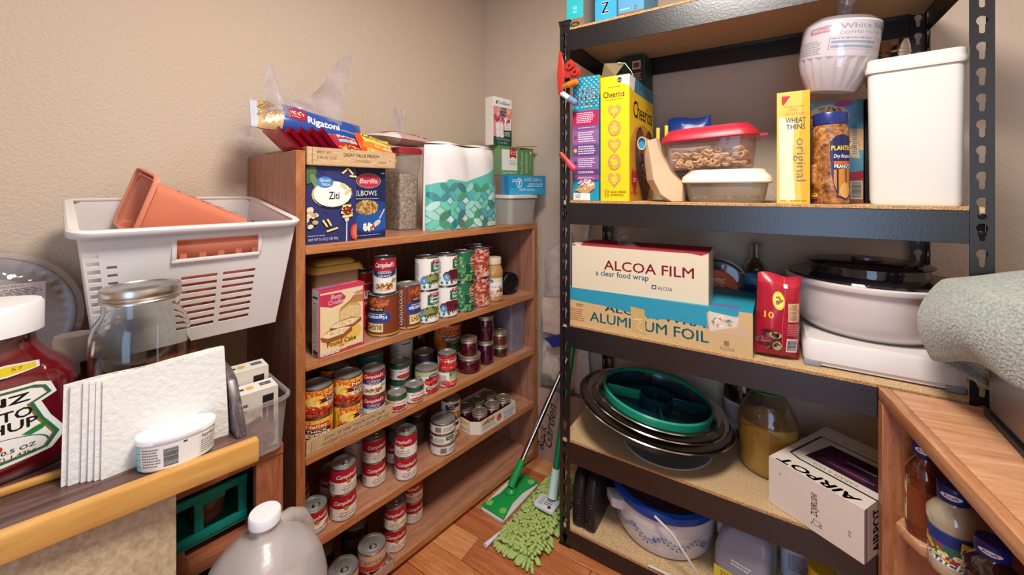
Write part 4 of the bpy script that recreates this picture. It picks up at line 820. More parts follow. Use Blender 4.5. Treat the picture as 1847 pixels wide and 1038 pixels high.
def oat(x,y,s,heart):
    if heart:
        pts=[(x+s*1.06*(16*math.sin(t)**3)/16,y-s*1.2*(13*math.cos(t)-5*math.cos(2*t)-2*math.cos(3*t)-math.cos(4*t))/15) for t in [-TAU*i/24 for i in range(24)]]
        p.poly([(x+(a-x)*1.05,y+(b-y)*1.05) for a,b in pts],'#9c6c2a').poly(pts,'#cf9f58').blobs(x,y,s*.7,s*.8,26,3,2,['#c99a50','#e6c488'],seed=int(y)).poly([(x+(a-x)*.48,y+(b-y)*.5) for a,b in pts],'#e8cb12')
    else:
        p.ell(x,y,s*1.08,s*1.3,'#9c6c2a',24).ell(x,y,s,s*1.22,'#cf9f58',24).blobs(x,y,s*.7,s*.9,26,3,2,['#c99a50','#e6c488'],seed=int(y)).ell(x,y,s*.48,s*.56,'#e8cb12')
for k in range(5): oat(44,106+51*k,18,k%2==0)
for x in (14,22): p.line([(x,340),(x+5,346),(x,352),(x+5,358),(x,362)],1.6,'#7a6a10')
p.text('CELIAC DISEASE',56,350,6,'#6a5a10',w=48,bold=.01).text('FOUNDATION',52,359,6,'#6a5a10',w=40,bold=.01)
ps=Pr(280,375); ps.rect(0,0,280,375,'#efc61c').poly([(0,200),(60,150),(160,130),(280,160),(280,375),(0,375)],'#d99a22').poly([(0,0),(70,0),(40,48),(0,34)],'#e9e6df').poly([(60,0),(280,0),(280,44),(48,44)],'#1f86b0').text('FAMILY SIZE',164,34,24,'#f2d714',w=170,bold=.03)
ps.text('Cheerios',150,120,54,'#1c1a17',w=220,bold=.015).text('You are Loved',150,178,20,'#5a3a10',w=170,shear=.1)
hp=lambda k,cx,cy:[(cx+k*(16*math.sin(t)**3)/16,cy-k*(13*math.cos(t)-5*math.cos(2*t)-2*math.cos(3*t)-math.cos(4*t))/11) for t in [-TAU*i/28 for i in range(28)]]
ps.poly(hp(112,170,262),'#6a2c14').poly(hp(104,170,262),'#7a4420').blobs(170,240,70,52,240,9,6,['#a5622a','#5a2a14','#c98a44','#3f1d10'],seed=3).blobs(170,300,34,34,80,9,6,['#a5622a','#5a2a14','#c98a44'],seed=4)
ps.poly(hp(32,50,314),'#c2272d').fine(34,306,34,14,2,'#fff').fine(14,348,80,8,2,'#a5561a').fine(160,362,100,6,1,'#a5561a')
t=carton('cereal_box','tall bright yellow oat cereal box with an open cardboard top flap','box',(-.3925,1.172,sA),0,(.087,.278,.372),{'all':'#efc61c','top':'#8a7a5a'},{'front':p,'right':ps})
MB().rings([[(-.043,.004,.372),(.0,.004,.372),(.0,.0052,.372),(-.043,.0052,.372)],[(-.03,-.006,.412),(.022,.03,.416),(.022,.0312,.416),(-.03,-.0048,.412)]]).out('top_flap',plain('flap_card','#7a6a4a',.7),t,smooth=False)
MB().tube([(.006,.01,.413),(.022,.03,.412),(.040,.03,.386),(.043,.04,.374)],.0012,6).out('flap_edge',plain('white_card','#e3dccb',.6),t)
p=Pr(100,510); p.rect(0,0,100,510,'#1c3a2a').rect(48,8,44,110,'#3a2a26').rect(56,16,28,30,'#cfc4b4').rect(60,22,20,18,'#7a3a2a').fine(54,60,34,30,5,'#cfc4b4').ell(30,40,14,16,'#2c5a3c').fine(8,100,36,60,8,'#7a9a84')
carton('coffee_box','dark green tall carton half hidden behind the yellow cereal box','box',(-.43,1.458,sA),0,(.105,.105,.512),{'all':'#1c3a2a'},{'front':p})
# clips on the post
RED=plain('red_plastic','#b5322a',.35); 
t=thing('chip_clip','large red clamp clip hanging at the top of the rack post','clip',(-.556,1.156,1.44))
MB().rings([[(-.009,-.004,-.02),(.006,-.004,-.02),(.006,-.014,-.02),(-.009,-.014,-.02)],[(-.011,-.004,.04),(.016,-.004,.04),(.016,-.018,.04),(-.011,-.018,.04)],[(-.009,-.004,.08),(.010,-.004,.08),(.010,-.014,.08),(-.009,-.014,.08)],[(-.007,-.005,.115),(.0,-.005,.115),(.0,-.011,.115),(-.007,-.011,.115)]]).out('handle',RED,t,bev=.002)
for dx,dz in ((.034,.062),(.052,.040)):
    m=MB(); m.tube([(dx,-.010,dz),(dx,-.018,dz)],.017,16); m.tube([(dx,-.018,dz),(dx,-.0225,dz)],[.013,.012],16); o=m.out('knuckle',RED,t); MB().tube([(dx,-.0226,dz),(dx,-.0245,dz)],.0045,12).out('rivet',plain('dark_red','#5a1414',.4),o)
MB().box((.014,-.016,.026),(.046,-.008,.066)).out('jaw',RED,t,bev=.003)
for nm,lab,p0,p1,c0,c1 in (('bag_clip','orange bag clip sticking out from the rack post',(-.566,1.150,1.4405),(-.498,1.1445,1.452),'#b0761a','#e07a1f'),('bag_clip','white and grey-blue bag clip below the orange clip',(-.556,1.150,1.425),(-.502,1.145,1.384),'#e2e2e6','#6f84a6'),('bag_clip','pink and dark red bag clip low on the rack post',(-.560,1.150,1.236),(-.507,1.145,1.181),'#a5382c','#d93a5c')):
    a,b=Vector(p0),Vector(p1); t=thing(nm,lab,'clip',a); d=b-a
    MB().tube([Vector((0,0,0)),d*.02,d*.5,d*.52],[.006,.0085,.0085,.007],12).out('clip_end',plain('clip_'+c0[1:],c0,.35),t); MB().tube([d*.5,d*.52,d*.95,d],[.008,.0105,.010,.006],12).out('clip_grip',plain('clip_'+c1[1:],c1,.35),t)
# bags by the cereal
p=Pr(130,270); p.rect(0,0,1,1,'#1f4da0').text('breakfast',64,30,10,'#cfdcf4',w=36).rect(54,74,34,20,'#4a1420').text('WinCo',71,88,9,'#fff',w=26,bold=.02).fine(20,110,60,20,3,'#8a93a8')
bag('cereal_bag','white cereal bag with a blue top behind the red-lidded container','bag',(-.232,1.445,sA+.001),(R(0),0,0),.132,.272,.05,lambda u,v,s:'#1d479a' if v>.76 else '#c6cbd6',p)
TAN=plain('tan_bag','#cfae8e',.45,spec=.4,var=.06)
t=thing('rolled_bag','tan foil bag rolled over at the top beside the yellow cereal box','bag',(-.285,1.187,sA))
L3=[[(-.044,.0,.168),(-.028,-.012,.175),(-.010,.004,.182)],[(-.040,.0,.120),(-.018,-.020,.125),(.006,.008,.130)],[(-.034,.0,.060),(-.008,-.026,.062),(.030,.012,.085)],[(-.012,-.002,.022),(.012,-.024,.020),(.062,.016,.048)],[(.020,.002,.001),(.040,-.014,.0005),(.060,.014,.0005)]]
m=MB(); L3=[[Vector(p)+Vector((.012,.012,0)) for p in r_] for r_ in L3]
o=0
for r_ in L3: m.v+=[tuple(p) for p in r_]+[tuple(p+Vector((.004,.028,0))) for p in reversed(r_)]
for k in range(4):
    for i in range(6): j=(i+1)%6; m.f.append([k*6+i,k*6+j,k*6+6+j,k*6+6+i]); m.m.append(0); m.c.append(None)
m.f.append([24+i for i in range(6)]); m.m.append(0); m.c.append(None)
m.out('bag_body',TAN,t,ang=15,bev=.0015)
m=MB(); q=[]; n=22
for r_,y in ((.015,-.004),(.015,.06),(.0125,.06),(.0125,-.004)): q.append([(-.032+r_*.85*math.cos(TAU*i/n),y,.168+r_*1.3*math.sin(TAU*i/n)) for i in range(n)])
m.rings(q+[q[0]],False,False).out('rolled_top',TAN,t); MB().rings([[(-.032+.0122*.85*math.cos(TAU*i/n),y,.168+.0122*1.3*math.sin(TAU*i/n)) for i in range(n)] for y in (.02,.004)]).out('blue_roll_core',plain('blue_core','#1f8fb5',.4),t)
for dx,z0,lab in ((-.004,.165,'left'),(.020,.170,'right')):
    c=thing('yellow_clip',f'yellow clothespin style clip behind the rolled tan bag, the {lab} one','clip',(-.285+dx,1.256,sA+z0)); MB().box((-.0045,0,-.035),(.0045,.004,.055)).box((-.0045,.007,-.035),(.0045,.011,.055)).out('leg',plain('yellow_plastic','#d9b53a',.4),c,bev=.0018); MB().tube([(-.006,.0055,.01),(.006,.0055,.01)],.0045,10).out('spring',plain('brass_wire','#b99a4a',.3,1),c)
# cereal tub stack
def foodtub(name,label,loc,w,d,h,rot,tint,milk,mcol,lidm,lidh,lidw=.012,tabside=0):
    t=thing(name,label,'container',loc,0,None,rot); f=film('tub_'+name+mcol[1:],tint,.5,.15,milk,mcol)
    MB().rings([rr(w*.86,d*.86,0,.03,d*.07),rr(w*.9,d*.9,.006,.032,d*.05),rr(w,d,h,.036,0)],True,False).out('body',f,t)
    lm=MB().rings([rr(w+lidw,d+lidw,h-.006,.04,-lidw/2),rr(w+lidw*1.3,d+lidw*1.3,h-.003,.04,-lidw*.65),rr(w+lidw*.9,d+lidw*.9,h+lidh*.35,.04,-lidw*.45),rr(w*.96,d*.94,h+lidh*.7,.04,d*.03),rr(w*.9,d*.88,h+lidh,.04,d*.06)])
    if tabside: lm.box((w/2,d*.35,h-.004),(w/2+.026,d*.65,h+.002))
    lm.out('lid',lidm,t); return t
t=foodtub('beige_lid_tub','low clear food tub with a cream lid under the red-lidded one',(-.108,1.196,sA),.203,.15,.058,(0,0,0),'#e6e2dc',.38,'#b9a893',plain('ivory_lid','#e9e0c8',.35),.03)
m=MB(); r=random.Random(5)
for i in range(60): m.lathe([(0,-.004),(.006,-.002),(.006,.002),(0,.004)],7,at=(r.uniform(-.075,.075),r.uniform(.025,.125),.010+.006*r.random()))
o=m.out('crackers',plain('beige_food','#c9a080',.7),t); o['kind']='stuff'
t=foodtub('red_lid_tub','clear food tub of ring cereal with a red lid, on the cream-lidded tub',(-.146,1.192,sA+.0905),.228,.17,.085,(0,R(-2.5),0),'#f6e8e2',.12,'#d9aa98',plain('red_tub_lid','#b02436',.35),.030,tabside=1)
m=MB(); r=random.Random(9)
for i in range(420):
    cx,cy,cz=r.uniform(-.088,.088),r.uniform(.016,.15),.010+.042*r.random(); R_=.0068; rt=.0026; A=Matrix.Rotation(r.uniform(0,PI),3,'X')@Matrix.Rotation(r.uniform(0,PI),3,'Z'); k=len(m.v)
    for a in range(9):
        for b_ in range(4):
            al,be=TAU*a/9,TAU*b_/4; v=A@Vector(((R_+rt*math.cos(be))*math.cos(al),(R_+rt*math.cos(be))*math.sin(al),rt*math.sin(be))); m.v.append((v.x+cx,v.y+cy,v.z+cz))
    for a in range(9):
        for b_ in range(4): m.f.append([k+a*4+b_,k+a*4+(b_+1)%4,k+((a+1)%9)*4+(b_+1)%4,k+((a+1)%9)*4+b_]); m.m.append(0); m.c.append(None)
o=m.out('ring_cereal',plain('oat_rings','#e8d3a8',.7,bmp=.2,bs=300),t,fix=False); o['kind']='stuff'
# cracker box, nuts, boxes behind
p=Pr(66,272); p.rect(0,0,66,272,'#e2a326').poly([(0,0),(52,0),(44,140),(50,272),(0,272)],'#e6b850').poly([(4,60),(36,70),(32,160),(38,264),(6,264)],'#e6d8b6').poly([(10,10),(28,10),(14,32),(10,30)],'#b01f3a').text('100%',34,48,8,'#b5622a',w=18).text('WHOLE GRAIN',36,58,7.5,'#b5622a',w=40).fine(14,36,44,3,1,'#8a5a1a').text('WHEAT',38,76,13,'#26507a',w=40,bold=.02).text('THINS',38,92,13,'#26507a',w=38,bold=.02).text('original',40,166,20,'#c2a98c',w=104,rot=90,bold=.01).fine(28,264,34,5,1,'#8a5a1a').fine(8,264,10,4,1,'#8a5a1a')
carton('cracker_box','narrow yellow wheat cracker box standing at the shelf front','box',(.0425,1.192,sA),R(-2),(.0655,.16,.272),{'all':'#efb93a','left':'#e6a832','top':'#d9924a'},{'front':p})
p=Pr(110,262); p.rect(0,0,110,262,'#5a9ab8').ell(36,40,46,34,'#d9b48a').ell(36,40,42,30,'#e6cfa4').blobs(36,40,38,26,60,4,3,['#b5703a','#c94a4a','#8aa04a','#f0e2c4'],seed=3).ell(70,8,20,8,'#b03a7a')
p.poly([(40,80),(92,86),(104,150),(50,140)],'#dcbf92').poly([(60,70),(110,76),(110,130),(70,120)],'#cfa878').blobs(80,106,26,22,30,2,2,['#a8743c','#e9d9b4'],seed=4).rect(0,200,110,62,'#b5603a').poly([(0,210),(50,190),(110,180),(110,200),(0,226)],'#b02a3a').blobs(70,225,34,18,60,6,4,['#c98a4a','#8e3a24','#e0b97a'],seed=5).rect(84,206,24,46,'#e9e0c8').bars(86,208,20,40,horiz=True).fine(88,60,10,80,16,'#3a6a8a')
carton('snack_box','blue flatbread snack box behind the peanut jar','box',(.139,1.33,sA),0,(.107,.06,.262),{'all':'#4a7f9c'},{'front':p})
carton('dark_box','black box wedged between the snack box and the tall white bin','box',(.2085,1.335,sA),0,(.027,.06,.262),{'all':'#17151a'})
t=thing('peanut_jar','clear peanut jar with a dark blue screw lid beside the cracker box','jar',(.1165,1.228,sA),toface(.1165,1.228)); r_=.0362
m=speckle('peanuts',('#4f2410','#9c6230','#c48f55'),75,.35,.4); pb=m.node_tree.nodes['Principled BSDF']; pb.inputs['Coat Weight'].default_value=.9; pb.inputs['Coat Roughness'].default_value=.04
MB().lathe([(r_*.92,0),(r_,.005),(r_,.165),(r_*.97,.178),(r_*.86,.187),(r_*.86,.194)],40).out('jar_of_nuts',m,t)
MB().lathe([(r_*.9,.1885),(r_*.93,.189)]+[(r_*.93,.212),(r_*.88,.216),(0,.216)],48).out('lid',plain('navy_lid','#1d2c6e',.3),t)
p=Pr(200,165); p.poly([(100,20),(110,6),(124,2),(138,8),(144,30),(142,70),(140,110),(144,140),(130,158),(112,150),(104,110),(100,60)],'#1f2455').poly([(106,86),(142,80),(140,110),(143,140),(130,154),(114,146),(106,116)],'#c9822c').ell(128,134,12,18,'#d9a35a').text('PLANTERS',124,40,11,'#f0d23a',w=44,bold=.04).text('Dry Roasted',124,58,9,'#fff',w=36,shear=.3).rect(106,66,36,8,'#c9622c').text('PEANUTS',124,82,8,'#fff',w=34,bold=.03)
p.rect(52,70,26,50,'#b5742a').text('PEANUTS',65,78,6,'#fff3da',w=22,bold=.02).fine(55,82,20,34,10,'#f0d9b0').rect(52,142,26,8,'#d9b53a').fine(54,143,22,6,1,'#23201f').rect(52,151,26,4,'#b03a2c').rect(52,156,26,5,'#23306a')
p.out('label',cylmap(r_+.0003,.002,0,TAU*r_),t,TAU*r_,.163,step=.006,mat=GLOSSP)
# white bin
WP=plain('white_plastic','#d9d4cc',.4,sub=.0)
t=thing('tall_white_bin','tall white plastic food bin with a matching lid at the right post','container',(.255,1.192,sA),R(-9))
MB().rings([rr(.138,.15,0,.012,.004),rr(.143,.155,.012,.014,.002),rr(.150,.16,.294,.014,0)]).out('body',WP,t); MB().rings([rr(.158,.168,.2945,.016,-.004),rr(.160,.17,.298,.016,-.005),rr(.160,.17,.306,.016,-.005)]).out('lid_rim',WP,t); MB().rings([rr(.156,.166,.3065,.016,-.003),rr(.156,.166,.322,.016,-.003),rr(.15,.16,.325,.016,0)]).out('lid',WP,t)
# coffee filters
t=thing('coffee_filters','bagged stack of white pleated coffee filters on top of the cracker boxes','coffee filters',(.121,1.262,sA+.274),0,None,(R(6),R(7),R(6)))
m=MB(); n=84
def fl(r0,z,am): return [((r0+am*math.cos(21*TAU*i/n))*math.cos(TAU*i/n),(r0+am*math.cos(21*TAU*i/n))*math.sin(TAU*i/n),z) for i in range(n)]
m.rings([fl(.044,0,.001),fl(.046,.002,.001),fl(.064,.045,.003),fl(.071,.07,.003),fl(.072,.082,.0012),fl(.071,.12,.0005),fl(.069,.15,.0005),fl(.06,.160,.0005),fl(.02,.166,0)]).out('filter_stack',plain('filter_paper','#e9e2d8',.75,var=.03),t)
p=Pr(200,84); p.rect(46,8,112,78,'#eee9e2').poly([(46,8),(90,14),(104,2),(158,0),(158,12),(46,22)],'#eee9e2'); p.poly([(66,18),(90,13),(92,28),(66,32)],'#b5202c').text('WinCo',79,26,7,'#fff',w=20,bold=.02,rot=-6).text('White Basket',122,22,12,'#2a7f9c',w=56,bold=.02,rot=-5).text('COFFEE FILTERS',114,35,7,'#2a7f9c',w=40,rot=-5)
p.rect(86,42,42,28,'#8aa0b0').rect(87,43,40,26,'#f2eee8').rect(88,50,38,6,'#5f93ac').rect(88,60,38,6,'#5f93ac').fine(88,44,36,5,1,'#444').fine(54,46,26,34,8,'#555',seed=5).ring(136,46,4,5,1.6,'#222').ring(146,46,4,5,.8,'#888').fine(132,60,18,12,3,'#777').rect(152,38,6,34,'#ddd').bars(152,38,5,34,horiz=True)
p.out('printed_sheet',cylmap(.0735,.074,0,TAU*.0735),t,TAU*.0735,.084,step=.006,mat=GLOSSP)
m=MB(); m.lathe([(.05,-.001),(.070,.045),(.0765,.075),(.0765,.15),(.064,.166),(.026,.176),(.014,.186),(.018,.205),(.030,.245)],40,cap0=False,cap1=False).out('bag_film',film('bag_film'),t,ang=70)
t=thing('steel_thermos','shiny steel canister behind the white bin and the coffee filters','canister',(.268,1.435,sA)); MB().lathe([(.031,0),(.033,.003),(.033,.404),(.029,.421),(.0,.423)],40).out('body',plain('steel','#c9c6c2',.12,1),t); MB().lathe([(.0334,.386),(.0342,.387),(.0342,.392),(.0334,.393)],40,cap0=False,cap1=False).out('band',plain('steel','#c9c6c2',.12,1),t)
# on top of the rack
def topbox(label,x,y,w,d,h,rz,cf,front,side=None):
    return carton('bag_box',label,'box',(x,y,sT),R(rz),(w,d,h),cf,{'front':front,**({'right':side} if side else {})})
p=Pr(56,160); p.rect(0,0,56,132,'#27b0b8').rect(0,132,56,28,'#8a6a48').ell(28,150,16,8,'#2a2420').text('10%',28,153,6,'#cfb894',w=16).text('10',28,104,12,'#cfeef0',w=12).text('BAGS',28,114,6,'#cfeef0',w=14)
topbox('teal and brown storage bag box at the left end of the top shelf',-.5185,1.168,.055,.17,.16,0,{'all':'#9a938c'},p)
p=Pr(70,160); p.rect(0,0,70,160,'#1f86ac').poly([(0,100),(70,60),(70,160),(0,160)],'#2a9cc4').text('Z',34,138,34,'#e9f2f6',w=26,bold=.05)
topbox('blue box with a big white letter Z on the top shelf',-.4185,1.166,.066,.17,.16,0,{'all':'#1f86ac','right':'#8ab4c4'},p)
p=Pr(76,160); p.rect(0,0,76,160,'#4a8fb8').text('10',48,148,12,'#dff0f8',w=16,bold=.03).fine(6,140,30,6,1,'#dff0f8').rect(0,152,76,8,'#7a5a3c')
topbox('light blue box printed 10 beside the letter Z box on the top shelf',-.343,1.166,.074,.17,.16,0,{'all':'#4a8fb8'},p)
# ---------------------------------------------------------------- rack: foil shelf
p=Pr(500,112); p.rect(0,0,500,112,'#cfae7c').text('ALUMINUM FOIL',236,94,30,'#2a7f86',w=330,bold=.025).text('ALCOA WRAP',268,56,22,'#26606a',w=300,bold=.03).poly([(0,0),(470,0),(470,8),(440,54),(300,50),(262,56),(130,42),(0,38)],'#2a94b0').fine(2,64,50,40,6,'#a8542c').text('FEET',38,56,9,'#a8542c',w=24,bold=.02)
p.poly([(396,14),(460,18),(500,60),(400,66)],'#cfae8c').poly([(400,10),(470,16),(466,40),(404,62)],'#d9cdbc').blobs(430,34,24,14,18,6,3,['#6aa8c4','#cf9a6a','#e9dfcf'],seed=3).rect(436,80,12,12,'#8a7a5a').text('ALCOA',444,104,9,'#8a7a5a',w=34).poly([(196,30),(236,34),(240,104),(200,100)],'#c9a86a').line([(210,60),(226,70),(214,84),(230,96)],2,'#e6d6b4').line([(204,66),(232,62)],1.5,'#e9dcc0')
pt=Pr(500,250); pt.rect(0,0,500,250,'#2a94b0').rect(400,200,70,30,'#5f6f9c').fine(300,215,80,14,2,'#bfe0e8')
pr_=Pr(250,112); pr_.rect(0,0,250,112,'#b9986a').rect(0,0,250,20,'#2a8098')
carton('foil_box','long worn cardboard aluminum foil carton with teal lid, lowest in its pile','box',(-.2905,1.168,sB_),R(-.5),(.50,.25,.112),{'all':'#c4a272'},{'front':p,'top':pt,'right':pr_})
p=Pr(385,140); p.rect(0,0,385,140,'#ddd0b4').text('ALCOA FILM',226,72,30,'#a8263a',w=248,bold=.02).text('a clear food wrap',154,92,17,'#2a7f96',w=156,bold=.025).text('ALCOA',276,114,10,'#2a4f6a',w=38,bold=.02).rect(240,102,13,12,'#2a4f6a').rect(243,105,7,6,'#ddd0b4').poly([(30,0),(385,0),(368,8),(345,4),(30,4)],'#a8263a').ell(6,4,6,2,'#4a3a2a')
pt=Pr(385,130); pt.rect(0,0,385,130,'#a8263a').poly([(0,0),(30,0),(14,60),(30,130),(0,130)],'#d9cbb0').blobs(200,50,150,40,40,12,3,['#8e1c2e','#c23a4c'],seed=3)
ps=Pr(130,140); ps.rect(0,0,130,140,'#d2c2a2').text('ALCOA',60,50,16,'#b5606a',w=70,rot=0).text('FILM',60,72,16,'#b5606a',w=50).fine(20,90,80,40,6,'#9a8f8a')
t=carton('film_box','cream food wrap carton with red lettering lying on the foil carton','box',(-.335,1.175,sB_+.1125),R(1.6),(.387,.135,.138),{'all':'#d9cbb0'},{'front':p,'top':pt,'right':ps})
m=MB(); r=random.Random(4)
m.grid(lambda u,v:((u-.5)*.11*(1-.7*v)-.05+.012*math.sin(9*u+4*v),.045+.03*math.sin(6*u)*(1-v)*1,.1385+.05*v*(.55+.45*math.sin(PI*u))),12,7).out('film_tuft',film('wrap_tuft','#f2ede6',1,.05,.05),t,ang=20)
# plastic lid pie shell, bottle, bags behind
t=thing('pie_shell_pack','round orange labelled pie shell pack standing behind the cartons','pie shells',(-.150,1.452,sB_+.1005),0,None,(R(90),0,0))
MB().lathe([(0,-.018),(.085,-.018),(.092,-.006),(.1,0),(.1,.003),(.094,.004),(.088,.0)],48,cap0=False,cap1=False).out('foil_pan',plain('foil','#8f8b88',.35,1),t)
MB().lathe([(.1,.004),(.0985,.0075),(.09,.012),(.085,.014),(0,.0145)],48,cap0=False,cap1=False).out('clear_lid',film('lid_film','#cfcac4',.8,.08,.2,'#5a5560'),t)
p=Pr(100,100); p.ell(50,50,49,49,'#b5401c',40).ell(50,50,46,46,'#d9602a',40).text('Orange',50,60,19,'#f7e9d4',w=60,bold=.02,shear=.2).text('Slices',50,78,13,'#f7e9d4',w=38,shear=.2).rect(18,16,36,8,'#e9dfcf').bars(20,17,30,6).blobs(70,30,12,12,12,5,3,['#e88a3c','#f0a95a'],seed=2); p.flip()
p.out('label',lambda u,v,t_:(-.066+u,-.066+v,.0152+t_),t,.132,.132)
t=thing('glass_bottle','empty clear glass bottle with a tall neck on the foil shelf','bottle',(-.043,1.515,sB_))
GL=plain('clear_glass','#eef2ee',.02,trans=1,ior=1.33)
MB().lathe([(.030,0),(.034,.004),(.035,.012),(.035,.165),(.031,.182),(.020,.196),(.0170,.205),(.0170,.238),(.0185,.239),(.0185,.246),(.0165,.247),(.0135,.246),(.0140,.206),(.018,.193),(.029,.178),(.0325,.162),(.0325,.012),(.027,.006),(0,.006)],36,cap1=False).out('bottle',GL,t)
p=Pr(100,180); p.text('Peppermint',50,50,20,'#8fb8d4',w=90,rot=-52,shear=.2).text('CANDY',50,90,10,'#8fb8d4',w=40,rot=-52)
bag('candy_bag','dark blue peppermint bag leaning in front of the glass bottle','bag',(-.016,1.436,sB_+.006),(R(8),R(-6),R(6)),.085,.165,.035,lambda u,v,s:'#2a6f9c' if v>.82 else '#16305a',p)
p=Pr(100,200); p.text('10',24,108,16,'#f2c43a',w=20,bold=.02).ell(44,62,14,22,'#e9d24a').ell(44,62,11,17,'#f4e47a').blobs(44,62,8,10,14,3,2,['#b5322a','#8a7a2a'],seed=2).blobs(26,160,26,22,60,7,4,['#5a2430','#7a3444','#3a1820','#a05a5a'],seed=3).ell(40,146,14,8,'#a9b87a').ell(46,172,10,12,'#b9c48a').rect(66,64,26,44,'#d9b98c').fine(68,66,22,40,12,'#7a3a2a').fine(66,114,28,30,7,'#d98a8a').rect(66,150,26,34,'#e9e4e0').bars(68,153,22,26,horiz=True).rect(56,18,9,10,'#f0e6e0').line([(60,0),(58,60),(54,120),(60,200)],1.4,'#d95a6a')
bag('red_pouch','red fruit pouch standing upright beside the white scale','bag',(.008,1.206,sB_+.006),(R(-5),R(3),R(12)),.094,.2,.062,lambda u,v,s:'#a81c30' if v<.86 else '#b82a3c',p,p=2.4)
# kitchen scale and mixing bowl
WPL=plain('white_enamelled_plastic','#ded6d2',.3)
t=thing('mixer_base','flat white appliance base under the big white bowl','appliance',(.2,1.195,sB_))
MB().rings([rr(.268,.30,.004,.02,.004),rr(.268,.30,.012,.02,.004),rr(.275,.305,.014,.022,0),rr(.275,.305,.05,.022,0),rr(.262,.292,.062,.022,.007)]).out('body',WPL,t); 
for x in (-.12,.12): MB().box((x-.016,-.001,0),(x+.016,.03,.0135)).out('foot',plain('grey_foot','#8f8f98',.5),t,bev=.002)
t=thing('mixing_bowl','large white bowl with a smoky lid on the white base','bowl',(.205,1.372,sB_+.0625))
MB().lathe([(.10,0),(.125,.002),(.145,.018),(.157,.045),(.164,.10),(.166,.118),(.174,.120),(.176,.125),(.176,.131),(.170,.134),(.160,.132),(.158,.118),(.15,.05),(.12,.008),(0,.008)],56,cap1=False).out('body',plain('white_bowl','#d8cfcc',.3),t)
SMK=film('smoky_lid','#8a848c',1.0,.05,.16,'#4a444a')
MB().lathe([(.168,.1345),(.165,.139),(.125,.143),(.118,.145),(.116,.165)],56,cap0=False,cap1=False).out('lid',SMK,t); MB().lathe([(0,.1655),(.100,.1655),(.124,.167),(.126,.170),(.122,.172),(.03,.176),(0,.176)],56,cap0=False,cap1=False).out('lid_cover',SMK,t)
MB().lathe([(.02,.1765),(.019,.183),(0,.184)],24,sx=1.6).out('knob',plain('smoky_knob','#3a363e',.2),t)
for a in (200,340): MB().box((.10*math.cos(R(a))-.016,.10*math.sin(R(a))-.008,.146),(.10*math.cos(R(a))+.016,.10*math.sin(R(a))+.008,.165)).out('clasp',plain('smoky_knob','#3a363e',.2),t,bev=.003)
# ---------------------------------------------------------------- rack: bowl shelf
STEEL=plain('polished_steel','#d9cfc6',.16,1,.03,8)
t=thing('round_container_lid','flat translucent round lid lying under the steel bowls','lid',(-.275,1.305,sC))
MB().lathe([(.115,0),(.126,.0015),(.130,.004),(.127,.006),(.121,.005),(.118,.003),(0,.003)],56).out('lid',plain('frosted_lid','#b5b3a6',.35),t)
TL=(Matrix.Rotation(R(-2.5),4,'X')@Matrix.Rotation(R(7),4,'Y'))
BC0=Vector((-.319,1.328,.436)); NZ=(TL@Vector((0,0,1)))
def bowl(label,r,dep,off,name='steel_bowl'):
    t=thing(name,label,'bowl',BC0+NZ*off+Vector((.012,-.0,0))*(off/.02)*.4,0,None,TL.to_euler())
    MB().lathe([(0,-dep),(r*.36,-dep),(r*.6,-dep*.84),(r*.84,-dep*.45),(r*.95,-.006),(r*.99,-.002),(r,.0),(r*.99,.002),(r*.945,.0),(r*.83,-dep*.42),(r*.58,-dep*.79),(r*.35,-dep+.003),(0,-dep+.003)],64,cap0=False,cap1=False).out('bowl',STEEL,t); return t
bowl('largest shiny steel bowl, outermost of the tilted nest',.236,.080,0); bowl('middle shiny steel bowl in the tilted nest',.212,.068,.013)
bowl('smallest steel bowl directly under the teal tray',.188,.055,.021)
t=thing('divided_tray','teal divided snack tray on top of the nested steel bowls','tray',BC0+NZ*.035+Vector((.006,-.004,0)),0,None,TL.to_euler())
TEAL=plain('teal_plastic','#1f9a78',.25); DT=plain('dark_teal','#0f3a46',.2)
r_=.166
MB().lathe([(r_*.93,-.020),(r_*.985,-.017),(r_*1.005,.004),(r_*.985,.008),(r_*.955,.006),(r_*.95,-.002)],64,cap0=False,cap1=False).out('rim',TEAL,t)
MB().lathe([(0,-.03),(r_*.86,-.03),(r_*.93,-.012),(r_*.952,-.001)],56,cap0=False,cap1=False).out('dish',DT,t)
MB().lathe([(.046,-.029),(.047,.002),(.050,.003),(.051,-.029)],40,cap0=False,cap1=False).out('centre_cup',DT,t)
for a in (20,110,200,290):
    c,s=math.cos(R(a)),math.sin(R(a)); MB().rings([[(.05*c-.002*s,.05*s+.002*c,z),(.05*c+.002*s,.05*s-.002*c,z),(.153*c+.002*s,.153*s-.002*c,z),(.153*c-.002*s,.153*s+.002*c,z)] for z in (-.0285,.0015)]).out('divider',DT if a!=200 else TEAL,t,bev=.001)
